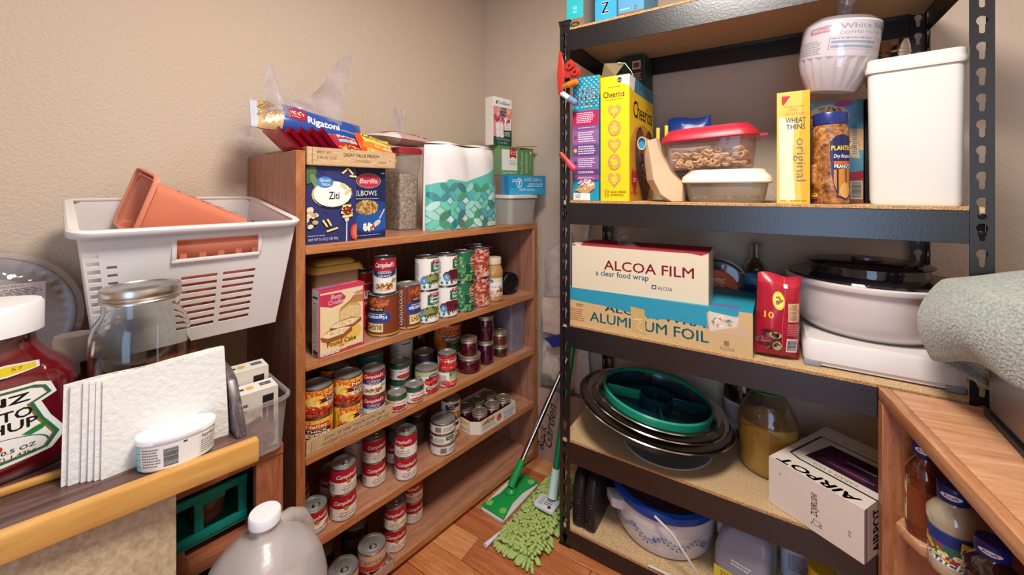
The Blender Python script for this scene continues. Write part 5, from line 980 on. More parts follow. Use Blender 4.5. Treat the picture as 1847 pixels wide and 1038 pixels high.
# oil jug
OIL=plain('oil_plastic','#f7cb3a',.07,trans=.42,ior=1.2,bmp=.25,bs=26); 
t=thing('oil_jug','big clear jug of golden cooking oil with a green cap','jug',(-.011,1.345,sC),R(-20))
prof=[(.052,.002),(.066,.004),(.071,.014),(.0725,.03),(.071,.05),(.0735,.075),(.0745,.105),(.073,.135),(.066,.165),(.05,.195),(.034,.215),(.027,.222),(.027,.232)]
MB().lathe([(0,.002)]+prof,48,sy=.92,cap0=False,cap1=False).out('jug',film('jug_film','#f0e6c8',1,.06,.03),t)
MB().lathe([(0,.004)]+[(r_-.0022,z) for r_,z in prof if z<.14]+[(.0705,.1375),(0,.1375)],48,sy=.92,cap0=False,cap1=False).out('cooking_oil',OIL,t)
for k in range(5): MB().tube([(.0735*(1-.05*k)*math.cos(R(a)),.0735*.92*(1-.05*k)*math.sin(R(a)),.118+.012*k+.018*math.sin(R((a+130)*2.2))) for a in range(-150,-40,10)],.0016,6).out('moulded_rib',film('jug_film'),t)
GRN=plain('green_cap','#1f7a3a',.3); LG=plain('light_green','#5fb07a',.3)
MB().lathe([(.030,.222),(.050,.2225),(.051,.226),(.032,.230)],40,cap0=True).out('collar',GRN,t); MB().lathe([(.029,.2305),(.030,.231),(.030,.241)],40).out('seal_ring',LG,t); MB().lathe([(.0285,.2415),(.0285,.258),(.026,.261),(0,.261)],36).out('cap',plain('dark_green_cap','#14452a',.35),t)
MB().tube([(-.048,.0,.226),(-.078,.012,.238),(-.084,.02,.243),(-.06,.03,.243),(-.03,.022,.236)],.0028,8).out('carry_loop',LG,t)
t=thing('dark_bottle','dark bottle with a pale label behind the oil jug','bottle',(-.078,1.505,sC)); MB().lathe([(.055,0),(.058,.004),(.058,.14),(.05,.185),(.026,.21),(.022,.245),(0,.247)],36).out('bottle',plain('dark_glass','#1a1418',.12,coat=1),t)
p=base((0,100,'#b9b4b4')); p.fine(60,14,60,70,10,'#6a6468'); p.out('label',cylmap(.0584,.03,0,TAU*.0584),t,TAU*.0584,.08,step=.01)
# airpot carton
aw,ad,ah=.1935,.27,.113
p=Pr(194,113); p.rect(0,0,194,113,'#dcd0c2').text('ZOJIRUSHI',107,52,13,'#3a1a1a',w=50,rot=-90,bold=.03).fine(24,26,6,6,2,'#5a5050').fine(166,62,6,14,3,'#5a5050').line([(100,84),(106,86),(112,84),(114,90),(110,96),(104,98),(98,94),(100,84)],1,'#3a2a2a').line([(100,92),(94,98),(96,102)],1,'#3a2a2a').fine(112,88,6,10,3,'#3a2a2a')
pt=Pr(194,270); pt.rect(0,0,194,270,'#dcd0c2').text('AIRPOT',97,262,28,'#151214',w=172,bold=.05,shear=-.25).flip()
pt.p=[]; pt.L=0
pt.rect(0,0,194,270,'#dcd0c2').text('AIRPOT',96,240,26,'#151214',w=168,bold=.05,rot=180,shear=.25)
pt.poly([(14,206),(16,60),(194,60),(194,216),(40,216)],'#151214').poly([(19,204),(21,64),(194,64),(194,211),(42,211)],'#d6cabc').text('CARAFE A VIDE',110,196,9,'#6a5a50',w=90,rot=180).poly([(40,186),(50,84),(194,84),(194,186)],'#2a0f22').poly([(60,170),(64,120),(150,110),(160,176)],'#4a1a3a').poly([(90,150),(150,96),(194,96),(194,150)],'#1a0a18').rect(100,120,60,6,'#8a6a7a').rect(80,160,90,5,'#7a4a6a').fine(60,40,90,6,1,'#8a7a70')
ps=Pr(270,113); ps.rect(0,0,270,113,'#cfc0ae').rect(0,0,14,113,'#a0917f').rect(14,0,5,113,'#e3d8ca').text('AIRPOT',70,60,34,'#151214',w=92,rot=-90,bold=.05)
t=carton('airpot_carton','white vacuum pot carton jutting out over the shelf front','box',(0,0,0),0,(aw,ad,ah),{'all':'#d9ccbd'},{'front':p,'top':pt,'right':ps})
A=Vector((-.007,1.199,sC+.0005)); an=R(-29.7); t.rotation_euler=(0,0,an); t.location=A+Vector((math.cos(an),math.sin(an),0))*aw/2
# ---------------------------------------------------------------- rack: bottom shelf
t=thing('black_case','black ribbed plastic tool case standing on the bottom shelf','case',(-.495,1.175,sD))
BC_=plain('black_case_plastic','#1a181c',.38,bmp=.06,bs=200)
def caseh(x0,x1,name):
    pts=[(0,0),(.235,0),(.235,.15),(.21,.175),(.06,.175),(.02,.15),(0,.10)]
    MB().rings([[(x,y,z) for y,z in pts] for x in (x0,x1)]).out(name,BC_,t,bev=.010,seg=3)
    for z in (.028,.036,.075,.083): MB().box((x0+.006,-.0022,z),(x1-.006,.22,z+.0035)).out('rib',BC_,t,bev=.001,seg=1)
caseh(-.038,-.002,'shell'); caseh(.002,.038,'shell'); MB().box((-.003,.004,.004),(.003,.23,.165)).out('seam',plain('black_plastic','#101012',.5),t)
t=thing('slow_cooker','white oval slow cooker with blue floral band and glass lid','slow cooker',(-.292,1.345,sD),R(40)); ox,oy=.148,.152
CR=plain('white_ceramic','#d9d6d2',.25); BL=plain('blue_rim','#16459c',.3)
MB().lathe([(.85,0),(.92,.004),(.97,.02),(1.0,.06),(1.005,.10),(.99,.112)],64,sx=ox,sy=oy).out('body',CR,t)
MB().lathe([(.99,.1125),(1.05,.114),(1.075,.124),(1.07,.136),(1.0,.142),(.93,.140),(.92,.128)],64,sx=ox,sy=oy,cap0=False,cap1=False).out('rim',BL,t)
MB().lathe([(.93,.03),(.94,.132)],48,sx=ox,sy=oy,cap1=False).out('crock',plain('dark_blue_crock','#101c4a',.2),t)
LIDG=film('cooker_lid','#8a94b4',1.0,.04,.1,'#1a2048')
MB().lathe([(.955,.1425),(.95,.147),(.80,.158),(.6,.168),(0,.176)],64,sx=ox,sy=oy,cap0=False,cap1=False).out('glass_lid',LIDG,t)
MB().rings([rr(.055,.02,.176,.006,-.01),rr(.06,.024,.19,.006,-.012)]).out('lid_handle',plain('dark_blue_crock','#101c4a',.2),t)
MB().lathe([(.965,.1425),(.97,.1455),(.955,.147)],64,sx=ox,sy=oy,cap0=False,cap1=False).out('lid_rim',plain('brown_steel','#4a2a3a',.25,.6),t)
for s,a in ((-1,0),(1,0)):
    MB().rings([[(s*(ox*.98+x),y*(1-k*.2),z+.012*k) for y,z in ((-.03,.07),(.03,.07),(.03,.10),(-.03,.10))] for k,x in ((0,0),(1,.035))]).out('side_handle',CR,t,bev=.004)
p=Pr(400,80); r=random.Random(8)
for i in range(38):
    x=20+i*9.6; y=46+9*math.sin(i*.8); p.line([(x,y),(x+6,y-8),(x+11,y-5)],1.1,'#4a5f8a').ell(x+3,y+4,3.6,1.7,'#2f4a86',8,rot=r.uniform(0,90)).ell(x+8,y-4,3.2,1.5,'#5a74a8',8,rot=r.uniform(90,180))
    if i%6==2: p.blobs(x+4,y-2,7,7,9,3.2,2.4,['#22408a','#5a74b8','#8aa0cc'],seed=i)
for yy in (22,74): p.line([(x,yy+1.5*math.sin(x*.2)) for x in range(10,400,12)],.8,'#9aa4b8')
p.out('floral_band',lambda u,v,t_:(lambda a:((ox*(.99+.015*math.sin(v*30))+t_+.0006)*math.sin(a),-(oy*(.99+.015*math.sin(v*30))+t_+.0006)*math.cos(a),.018+v))((u-.24)/ .155-.75),t,.48,.085,step=.012,vstep=.02)
q24=Matrix.Rotation(R(-46),3,'Z'); m=MB().tube([q24@Vector(q) for q in ((.03,-.165,.136),(.08,-.172,.118),(.135,-.165,.05),(.15,-.150,.012),(.13,-.166,.006),(.08,-.178,.005),(.02,-.184,.0042))],.0032,8); m.out('power_cord',plain('white_cord','#d6d2cc',.5),t)
HD=film('translucent_hdpe','#d9dfe8',.4,.3,.5,'#c2c8d6')
def gallon(label,loc,rz,s=1,h=.17,w=.13,lab=None,mat=None,cat='jug'):
    t=thing('plastic_jug',label,cat,loc,rz); m=mat or HD; d=w*.8
    prof=[(w*.94,d*.94,0),(w,d,.008),(w,d,h*.52),(w*.96,d*.94,h*.66),(w*.86,d*.78,h*.84),(w*.66,d*.6,h*.95),(w*.4,d*.4,h)]
    MB().rings([[(q[0]+ (w*.16*((z/h)**3)),q[1]-dd/2,q[2]) for q in rr(ww,dd,z,min(ww,dd)*.22)] for ww,dd,z in prof]).out('body',m,t,ang=60)
    MB().tube([(-w*.10,0,h*.99),(-w*.34,0,h*.97),(-w*.44,0,h*.86),(-w*.43,0,h*.62),(-w*.30,0,h*.50)],[w*.09]*5,12).out('handle',m,t)
    MB().lathe([(w*.17,h-.002),(w*.17,h+.006),(w*.19,h+.007),(w*.19,h+.019),(w*.17,h+.021),(0,h+.021)],32,at=(w*.16,0,0)).out('cap',plain('white_cap','#e6e6e8',.4),t)
    return t
t=gallon('milky plastic jug with a grip handle beside the slow cooker',(-.064,1.262,sD),R(-12),h=.158,w=.132)
p=Pr(100,60); p.rect(0,34,100,26,'#d9c43a').fine(14,40,60,14,3,'#6a5a1a').fine(36,4,44,14,2,'#e9eef4'); p.out('label',lambda u,v,t_:(-.06+u,-.0532-t_,.01+v),t,.118,.075)
t=thing('white_bottle','white bottle with small blue print behind the milky jug','bottle',(.058,1.365,sD)); MB().rings([[(q[0],q[1]-.035,z) for q in rr(w_,.07,z,.02)] for w_,z in ((.075,0),(.08,.006),(.08,.12),(.06,.16),(.03,.18))]).out('body',plain('pale_bottle','#c9d0dc',.4),t); p=Pr(60,80); p.fine(8,30,44,44,8,'#5a6aa0').out('label',lambda u,v,t_:(-.03+u,-.0356-t_,.02+v),t,.06,.08)
MB().lathe([(.016,.1805),(.016,.196),(0,.197)],24).out('cap',plain('white_cap','#e6e6e8',.4),t)
t=thing('brown_bottle','brown bottle with a bright yellow cap on the bottom shelf','bottle',(.100,1.215,sD)); MB().lathe([(.036,0),(.038,.004),(.038,.09),(.026,.115),(.021,.12),(.021,.126)],32).out('body',plain('brown_bottle','#2a1a20',.15,coat=1),t); MB().lathe([(.0265,.1265),(.027,.128),(.027,.148),(.0245,.151),(0,.151)],36).out('cap',plain('yellow_cap','#d9b42a',.4),t)
t=thing('brown_carton','plain brown carton at the back of the bottom shelf','box',(.085,1.47,sD)); MB().box((-.10,-.06,0),(.10,.06,.17)).out('carton',CARD,t,bev=.0015)
# ---------------------------------------------------------------- left side: low wooden unit and what stands on it
LU=thing('low_shelf_unit','low reddish wooden shelf unit left of the bookcase','shelf unit',BO,PHI)
RW=wood('reddish_oak',('#7a3f2a','#97563a','#ad6c4a','#40190f'),(9,9,.9),.45,6,.12); RH=wood('reddish_oak_flat',('#7a3f2a','#97563a','#ad6c4a','#40190f'),(9,.8,9),.45,6,.12)
UZ=.575; uy0,uy1=-1.0,-.058
MB().box((-.355,uy0,UZ-.022),(.088,uy1,UZ)).out('top_board',RH,LU,bev=.0015)
MB().box((-.355,uy1-.022,0),(.066,uy1-.0004,UZ-.0224)).out('side_panel',RW,LU); MB().box((-.355,uy0,0),(.066,uy0+.022,UZ-.0224)).out('side_panel',RW,LU)
MB().box((.0664,uy1-.052,0),(.086,uy1-.0004,UZ-.0224)).out('stile',RW,LU,bev=.0015); MB().box((.0664,uy0,0),(.086,uy0+.05,UZ-.0224)).out('stile',RW,LU,bev=.0015)
MB().box((-.355,uy0+.0224,.377),(.064,uy1-.0224,.399)).out('shelf',RH,LU,bev=.0015); MB().box((-.355,uy0+.0224,.12),(.064,uy1-.0224,.142)).out('shelf',RH,LU,bev=.0015)
MB().box((-.3595,uy0,0),(-.3555,uy1,UZ-.023)).out('back_panel',RW,LU)
def LC(name,label,cat,lx,ly,z,drz=0,group=None): return thing(name,label,cat,Bk(lx,ly,z),RZB+R(drz),group)
t=thing('loose_board','loose reddish board lying on the shelf beside the teal crate','board',(BO.x,BO.y,.3995),PHI); MB().box((-.24,-.44,0),(.076,-.218,.016)).out('board',RH,t,bev=.0015)
# teal crate
TC=plain('teal_crate','#0f8f85',.35)
t=thing('teal_crate','teal plastic crate with open cut-outs inside the low unit','crate',(BO.x,BO.y,.4165),PHI)
x0,x1,y0,y1,h=-.25,.035,-.250,-.112,.098
MB().box((x0,y0,0),(x1,y1,.006)).out('crate_floor',TC,t)
def crwall(pts): MB().box(*pts).out('frame_bar',TC,t,bev=.002)
for yy in (y0,(y0+y1)/2-.022,y1-.016): crwall(((x1-.006,yy,.006),(x1,yy+.016,h-.0)))
crwall(((x1-.0065,y0,h-.016),(x1+.004,y1,h))); crwall(((x1-.0065,y0,.0065),(x1+.003,y1,.022))); crwall(((x1-.005,y0+.05,.07),(x1-.001,y0+.1,h-.0165)))
for yy in (y0,y1-.005): crwall(((x0,yy,.0065),(x1-.007,yy+.005,h-.001)))
crwall(((x0,y0+.0055,.0065),(x0+.005,y1-.0055,h-.001)))
t=thing('amber_jar','amber jar inside the teal crate','jar',Bk(-.03,-.168,.4230)); MB().lathe([(.03,0),(.032,.004),(.032,.06),(.026,.07),(.026,.082),(0,.083)],28).out('jar',plain('amber_glass','#8a5a3a',.15,coat=1),t)
t=thing('dark_blue_box','dark blue box inside the teal crate','box',Bk(-.11,-.15,.4230),PHI); MB().box((-.05,-.03,0),(.05,.03,.118)).out('box',plain('dark_blue_card','#141a44',.5),t,bev=.001)
# cardboard carton below the laminate board
BZ=.70
t=thing('plain_carton','plain grey-brown cardboard carton under the laminate shelf board','box',(BO.x,BO.y,0),PHI)
MB().box((.0885,-.74,.17),(.238,-.262,BZ-.0345)).out('carton',speckle('grey_cardboard',('#a08a6a','#b39d7d','#c2ad8d'),90,.8,.06),t,bev=.002)
t=thing('wooden_step','plain wooden step under the big cardboard carton','step',(BO.x,BO.y,0),PHI); MB().box((.0885,-.74,.0),(.236,-.262,.169)).out('step',RW,t)
# laminate board
LB_=thing('laminate_board','dark laminate shelf board with light wood edging in the foreground','board',(BO.x,BO.y,BZ),PHI)
LAM=wood('dark_laminate',('#3a2622','#5a3f3a','#806158','#241614'),(9,.7,9),.32,5,.05,True); GOLDW=wood('light_edging',('#b5813c','#c9964e','#d8a963','#8a5a28'),(9,.6,9),.4,4,.04,False)
MB().rings([[(-.02,-.74,z),(.236-.028,-.74,z),(.252,-.166,z),(-.02,-.166,z)] for z in (-.020,0)]).out('board',LAM,LB_,bev=.0008,seg=1)
def strip(a,b,w,z0,z1):
    d=(Vector(b)-Vector(a)).normalized(); n=Vector((d.y,-d.x))*w
    MB().rings([[(a[0],a[1],z),(b[0],b[1],z),(b[0]+n.x,b[1]+n.y,z),(a[0]+n.x,a[1]+n.y,z)] for z in (z0,z1)]).out('edging',GOLDW,LB_,bev=.003,seg=2)
strip((.2084,-.74),(.2524,-.158),.019,-.033,.0035)
strip((.118,-.74),(.138,-.378),.012,.0004,.010)
MB().rings([[(q[0],y,q[1]) for q in ((.238,.0005),(.232,.018),(.182,.082),(.15,.092),(.0,.092),(.0,.0005))] for y in (-.1835,-.168)]).out('slanted_end',wood('worn_laminate',('#2e2422','#54474a','#8a7d7e','#1e1614'),(3,9,3),.3,9,.1),LB_,bev=.0015)
# ketchup
KET=plain('ketchup','#5e0a16',.12,spec=.6,coat=1,var=.05)
def ketchup(label,lx,ly,z,drz,s,lab=True,nk=1,wk=1):
    t=LC('ketchup_bottle',label,'bottle',lx,ly,z,drz); w,d=.110*s*wk,.060*s*(.5+.5*wk)
    prof=[(.90,0),(.97,.006),(1,.02),(.985,.05),(.97,.10),(.93,.132),(.80,.150),(.62*nk,.168),(.52*nk,.185),(.50*nk,.205)]
    MB().lathe([(a,z_*s) for a,z_ in prof],56,sx=w,sy=d,sq=2.6).out('bottle',KET,t)
    MB().lathe([(.515,.2055),(.535,.207),(.535,.212),(.505,.2135)],48,at=(0,0,0),sx=w,sy=w*.99).out('neck_ring',plain('clear_neck','#a58a84',.2,coat=1),t) if 0 else None
    q=MB(); q.lathe([(.50*nk,.2055*s),(.525*nk,.206*s),(.525*nk,.246*s),(.50*nk,.251*s),(.0,.2515*s)],64,sx=w*1.12,sy=w*.95); q.out('cap',plain('white_cap','#e6e6e8',.4),t)
    if lab:
        p=Pr(120,120); p.poly([(14,8),(24,2),(96,2),(106,8),(110,26),(98,34),(104,60),(116,92),(104,112),(60,118),(16,112),(4,92),(16,60),(22,34),(10,26)],'#e9e6dc').poly([(18,11),(26,6),(94,6),(102,11),(106,24),(93,33),(99,60),(110,90),(101,108),(60,113),(19,108),(10,90),(21,60),(27,33),(14,24)],'#2d6a4a').poly([(20,13),(28,9),(92,9),(100,13),(103,23),(90,33),(96,60),(106,89),(99,105),(60,110),(21,105),(14,89),(24,60),(30,33),(17,23)],'#8a6a3a').poly([(21,14),(29,10),(91,10),(99,14),(102,23),(88,33),(94,60),(104,89),(98,104),(60,108),(22,104),(16,89),(26,60),(32,33),(18,23)],'#ece9df')
        p.text('HEINZ',60,27,13,'#1c1a1a',w=62,bold=.05).fine(46,30,28,4,1,'#555').text('TOMATO',60,50,15,'#1c1a1a',w=64,bold=.035).text('KETCHUP',60,67,15,'#1c1a1a',w=70,bold=.035).fine(48,70,24,4,1,'#555').ring(60,96,42,22,1.6,'#2d6a4a',a0=180,a1=360).ell(60,88,13,10,'#c9321f').ell(56,85,4,3,'#e88a6a').poly([(84,76),(92,70),(102,66),(98,76),(90,80)],'#2f7a3c').text('NET WT 50.5 OZ',66,98,6,'#2a2a2a',w=54,bold=.02).text('(3 LB 2.5 OZ) 1.43kg',66,106,5,'#2a2a2a',w=54)
        pw=lambda zz: 1.0 if zz<.05 else .985-.015*(zz-.05)/.05
        def km(u,v,t_):
            a=(u-.085)/.104; zz=.022+v; k=1/((abs(math.sin(a))**2.6+abs(math.cos(a))**2.6)**(1/2.6)); f=1.0 if zz<.02 else .985 if zz<.06 else .985-.055*((zz-.06)/.08)
            return ((w*f+t_+.0014)*k*math.sin(a),-(d*f+t_+.0014)*k*math.cos(a),zz*s)
        p.out('label',km,t,.17,.115,step=.006,vstep=.012,mat=GLOSSP)
        p=Pr(100,34); p.poly([(0,6),(70,2),(100,10),(100,26),(70,32),(0,28)],'#e9e6dc').poly([(0,9),(70,6),(96,12),(96,24),(70,28),(0,25)],'#e2c832').ell(34,17,26,13,'#23201f').ell(34,17,23,11,'#f0d63a').text('2',34,16,9,'#23201f',w=6,bold=.03).text('PACK',34,24,6,'#23201f',w=18,bold=.03).text('57',78,20,8,'#8a6a1a',w=10)
        p.out('neck_sticker',lambda u,v,t_:(lambda a:((w*.74+t_)*math.sin(a)*(1-.5*v),-(d*.86+t_)*math.cos(a)*(1-.5*v)-.002,-.0015+.150*s+v*.6))((u-.050)/.066),t,.10,.034,step=.006,vstep=.01,mat=GLOSSP)
    return t
ketchup('large ketchup bottle with white cap at the left foreground edge',.056,-.46,BZ+.0005,6,1.0)
ketchup('second ketchup bottle behind the labelled one, only its white cap and shoulder showing',-.098,-.360,UZ+.0005,-10,1.08,False,.60,.66)
# pie tins against the wall
t=LC('pie_tin_pack','stack of foil pie tins under a clear dome leaning on the left wall','pie tins',-.335,-.485,.845); t.rotation_euler=(Matrix.Rotation(RZB,4,'Z')@Matrix.Rotation(R(80),4,'X')).to_euler()
MB().lathe([(0,-.012),(.09,-.012),(.118,.012),(.132,.014),(.134,.017)],64,cap0=False,cap1=False).out('foil_tin',plain('bright_foil','#c4c0bc',.4,.35,.4,40),t)
m=MB(); n=72
m.rings([[((r_+(.005 if i%2 else -.005)*am)*math.cos(TAU*i/n),(r_+(.005 if i%2 else -.005)*am)*math.sin(TAU*i/n),z) for i in range(n)] for r_,z,am in ((.134,.0175,0),(.130,.022,1),(.118,.040,1),(.100,.050,.6),(.06,.052,0))],False,True).out('clear_dome',film('dome_film','#f4f2f4',1,.06,.16,'#dcd8de'),t)
MB().lathe([(.146,.010),(.150,.014),(.146,.019),(.135,.0185)],64,cap0=False,cap1=False).out('rim',film('dome_film'),t)
p=Pr(100,70); p.rect(0,0,100,70,'#cfc2bd').text('INGREDIENTS',50,8,5,'#3a3230',w=40).fine(5,12,90,26,7,'#5a504c',seed=2).fine(5,42,80,12,3,'#5a504c',seed=3).fine(5,58,90,8,2,'#5a504c',seed=4); p.out('label',lambda u,v,t_:(-.012+u,.012+v,.0535+t_),t,.10,.060)
# basket
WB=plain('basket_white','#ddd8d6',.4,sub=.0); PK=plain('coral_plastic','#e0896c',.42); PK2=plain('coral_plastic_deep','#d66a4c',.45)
def basket(t,w,d,h,m,front_slots,side_slots,handle,th=.0028,taper=.86,lip=.02,holes=None):
    """tapered basket with real openings: wall cells are built only where the wall is solid"""
    def P(face,u,v):
        k=taper+(1-taper)*v; W,Dp=w*k,d*k; cr=.0; y0=(d-Dp)/2
        x=(u-.5)*W
        if face=='f': return (x,y0,h*v)
        if face=='b': return (-x,y0+Dp,h*v)
        if face=='r': return (W/2,y0+u*Dp,h*v)
        return (-W/2,y0+(1-u)*Dp,h*v)
    def cells(face,us,vs,hole):
        mb=MB(); nrm={'f':(0,1,0),'b':(0,-1,0),'r':(-1,0,0),'l':(1,0,0)}[face]; 
        ids={}
        def vid(i,j):
            if (i,j) not in ids: ids[(i,j)]=len(mb.v); mb.v.append(P(face,us[i],vs[j]))
            return ids[(i,j)]
        for i in range(len(us)-1):
            for j in range(len(vs)-1):
                if hole((us[i]+us[i+1])/2,(vs[j]+vs[j+1])/2): continue
                mb.f.append([vid(i,j),vid(i+1,j),vid(i+1,j+1),vid(i,j+1)]); mb.m.append(0); mb.c.append(None)
        return mb
    def edges(rects):
        us={0,1};vs={0,1}
        for a,b,c,e_ in rects: us|={a,c}; vs|={b,e_}
        us=sorted(us);vs=sorted(vs); f=lambda L:[x for i in range(len(L)-1) for x in ([L[i]] if L[i+1]-L[i]<.12 else [L[i]+(L[i+1]-L[i])*q/3 for q in range(3)])]+[L[-1]]
        us,vs=f(us),f(vs); return us,vs,(lambda u,v:any(a<u<c and b<v<e_ for a,b,c,e_ in rects))
    for face,rects in (('f',front_slots),('b',[]),('l',side_slots),('r',side_slots)):
        us,vs,ho=edges(rects); cells(face,us,vs,ho).out('wall_panel',m,t,smooth=False,solid=th)
    k=taper; MB().box((-w*k/2,(d-d*k)/2,-.001),(w*k/2,(d+d*k)/2,.002)).out('basket_bottom',m,t,bev=.0006,seg=1)
    o=[(x,y) for x,y,_ in rr(w+lip*2,d+lip*2,0,.035,-lip,n=6)]; i_=[(x,y) for x,y,_ in rr(w-.002,d-.002,0,.012,.001,n=6)]
    MB().rings([[(x,y,h-.010) for x,y in o],[(x,y,h+.001) for x,y in o],[(x,y,h+.004) for x,y in [(a*.985,d/2+(b-d/2)*.985) for a,b in o]],[(x,y,h+.003) for x,y in i_],[(x,y,h-.003) for x,y in i_]],False,False).out('rim',m,t,solid=.0012)
bt=thing('laundry_basket','white plastic basket with slotted sides resting on a riser','basket',(0,0,0))
fs=[(.52+.001,.13+.068*k,.715,.165+.068*k) for k in range(7)]+[(.735,.13+.068*k,.90,.165+.068*k) for k in range(7)]
fs=[(.40,.12+.062*k,.585,.15+.062*k) for k in range(8)]+[(.615,.12+.062*k,.80,.15+.062*k) for k in range(8)]+[(.37,.735,.80,.90)]+[(.012,.25+.062*k,.06,.285+.062*k) for k in range(10)]+[(.085,.28+.062*k,.125,.305+.062*k) for k in range(8)]
ss=[(.12+.0,.12+.07*k,.45,.155+.07*k) for k in range(10)]+[(.55,.12+.07*k,.88,.155+.07*k) for k in range(10)]
basket(bt,.342,.325,.245,WB,fs,ss,None,lip=.014)
p_=R(8.5); bt.rotation_euler=(Matrix.Rotation(RZB,4,'Z')@Matrix.Rotation(p_,4,'X')).to_euler(); BB=Bk(.006,-.188,.806); bt.location=BB
MB().rings([[(-.028,.0,z),(.140,.0,z),(.140,-.0035,z),(-.028,-.0035,z)] for z in (0,0)]) 
m=MB(); k=.86+.14*.82; yq=(.325-.325*k)/2
for a,b in (((-.049,.174),(.102,.181)),((-.049,.222),(.105,.229))): m.box((a[0],yq-.004,a[1]),(b[0],yq+.0,b[1]))
for x in (-.049,.097): m.box((x,yq-.0042,.1805),(x+.008,yq-.0002,.2225))
m.out('handle_frame',WB,bt,bev=.0015,seg=2)
# coral baskets inside
MBk=bt.rotation_euler.to_matrix().to_4x4(); MBk.translation=Vector(BB)
def inbasket(x,y,z): return MBk@Vector((x,y,z))
def holes(rows,cols): 
    r=random.Random(4); return [(.08+.84*c/cols+.02*r.random(),.10+.8*q/rows,.08+.84*c/cols+.55*.84/cols,.10+.8*q/rows+.5*.8/rows) for q in range(rows) for c in range(cols)]
ct=thing('coral_basket','coral plastic basket lying on its side in the white basket, mouth at left','basket',(0,0,0))
def tilted(t,w,d,h,m,org,e):
    t.matrix_world=Matrix.Translation(org)@e
# lying bin: a tapered tube along +x with wide mouth at left
m=MB(); L_=.205
def sq(wd,ht,x,k=.018): return [(x,y,z+ht/2) for y,z,_ in [(a,b-ht/2,0) for a,b,_ in rr(wd,ht,0,k)]]
m.rings([sq(.160,.124,0),sq(.150,.116,.012),sq(.112,.080,L_)],False,True); m.out('body',PK,ct,solid=.003,ang=50)
m=MB(); m.rings([sq(.168,.132,-.004),sq(.170,.134,.004),sq(.160,.124,.006)],False,False).out('rim',PK,ct,solid=.003)
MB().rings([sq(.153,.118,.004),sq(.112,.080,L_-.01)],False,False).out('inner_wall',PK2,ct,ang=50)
for k in range(5): MB().box((.03+.032*k,-.0785+.0068*0,.0),(.05+.032*k,-.0,.0016)) 
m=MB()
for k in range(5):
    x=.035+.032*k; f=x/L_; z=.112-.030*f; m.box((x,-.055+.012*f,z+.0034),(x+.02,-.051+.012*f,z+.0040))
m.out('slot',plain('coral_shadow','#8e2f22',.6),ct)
q=MB()
for y,z in ((.028,.03),(-.02,.03)): q.tube([(-.0005+.003,y,z),(-.0045+.003,y,z)],.015,20)
ct.rotation_euler=(MBk.to_3x3()@Matrix.Rotation(R(4),3,'Z')@Matrix.Rotation(R(17),3,'Y')).to_euler(); ct.location=inbasket(-.100,.205,.200)
cg=thing('coral_basket','coral perforated basket at the bottom of the white basket, seen through its slots','basket',inbasket(.028,.032,.006),0); cg.rotation_euler=bt.rotation_euler
us=[(.07+.15*c+.03*(q%2),.10+.17*q,.07+.15*c+.03*(q%2)+.055,.10+.17*q+.06) for q in range(5) for c in range(6)]
basket(cg,.215,.085,.212,PK,us,[],None,th=.002,taper=.92,lip=.004)
for i in range(0): pass
t=thing('riser_block','brown wooden block raising the white basket','block',(BO.x,BO.y,UZ+.0005),PHI); MB().rings([[(-.30,-.265,z0),(-.035,-.265,z1),(-.035,-.185,z1),(-.30,-.185,z0)] for z0,z1 in ((0,0),(.2655,.2258))]).out('block',RW,t)
# big glass jar
x,y,_=Bk(.097,-.286); t=thing('glass_jar','large empty clear glass jar with a grey metal lid before the white basket','jar',(x,y,BZ+.0006),toface(x,y,.15)); r_=.0655
GJ=plain('thick_glass','#f4f6f4',.02,trans=1,ior=1.40)
MB().lathe([(0,0),(r_*.86,0),(r_*.97,.004),(r_,.014),(r_,.165),(r_*.985,.182),(r_*.92,.198),(r_*.80,.210),(r_*.765,.216),(r_*.765,.250),(r_*.70,.250),(r_*.70,.217),(r_*.75,.208),(r_*.87,.195),(r_*.93,.181),(r_*.945,.165),(r_*.945,.016),(r_*.90,.008),(0,.006)],64,cap0=False,cap1=False).out('glass',GJ,t,ang=60)
LIDM=plain('zinc_lid','#c9c7c0',.3,1,.05,90)
m=MB(); m.lathe([(r_*.785,.2335),(r_*.815,.2338),(r_*.815,.2365),(r_*.795,.238),(r_*.815,.2405),(r_*.80,.243),(r_*.815,.2455),(r_*.815,.252),(r_*.79,.2565),(r_*.72,.257)],64,cap0=False,cap1=False); m.out('screw_band',LIDM,t); MB().lathe([(r_*.72,.2572),(r_*.70,.2555),(r_*.45,.2555),(r_*.43,.2565),(0,.2565)],48,cap0=False,cap1=False).out('lid',LIDM,t)
p=Pr(100,60); p.text('Ball',50,40,26,'#ffffff',w=70,shear=.4); o=p.out('embossed_name',cylmap(r_+.0002,.085,0,.085),t,.085,.05,step=.006,mat=film('glass_relief','#f0f0f0',2,.05,.3,'#d9d9d9'))
# napkins
NP=plain('napkin_paper','#dcdad4',.85,bmp=.8,bs=120)
t=thing('napkin_stack','stack of folded white paper napkins standing on edge on the laminate board','napkins',(BO.x,BO.y,BZ+.0005),PHI)
for k in range(6):
    x=.181+.0032*k; y0=-.374+.0065*k-(.006 if k<2 else 0); y1=-.186-.001*k+.003*(k%2)
    def nf(u,v,s,x=x,y0=y0,y1=y1,k=k): return (x+s*.0013-.010*v*v*(1-u)*0-.016*v+.003*math.sin(3*u+k)*v+.004*(1-u)**2*(k-2.5)*.35+.012*u*u, y0+(y1-y0)*u+.006*v*(.5-u)-.008*(1-v)*(1-u)*0, (.138+.006*u+.0012*math.sin(9*u+k))*v)
    rs=[]
    for j in range(9):
        v=j/8; rs.append([nf(i/10,v,1) for i in range(11)]+[nf(1-i/10,v,-1) for i in range(11)])
    MB().rings(rs).out('napkin',NP,t,ang=50)
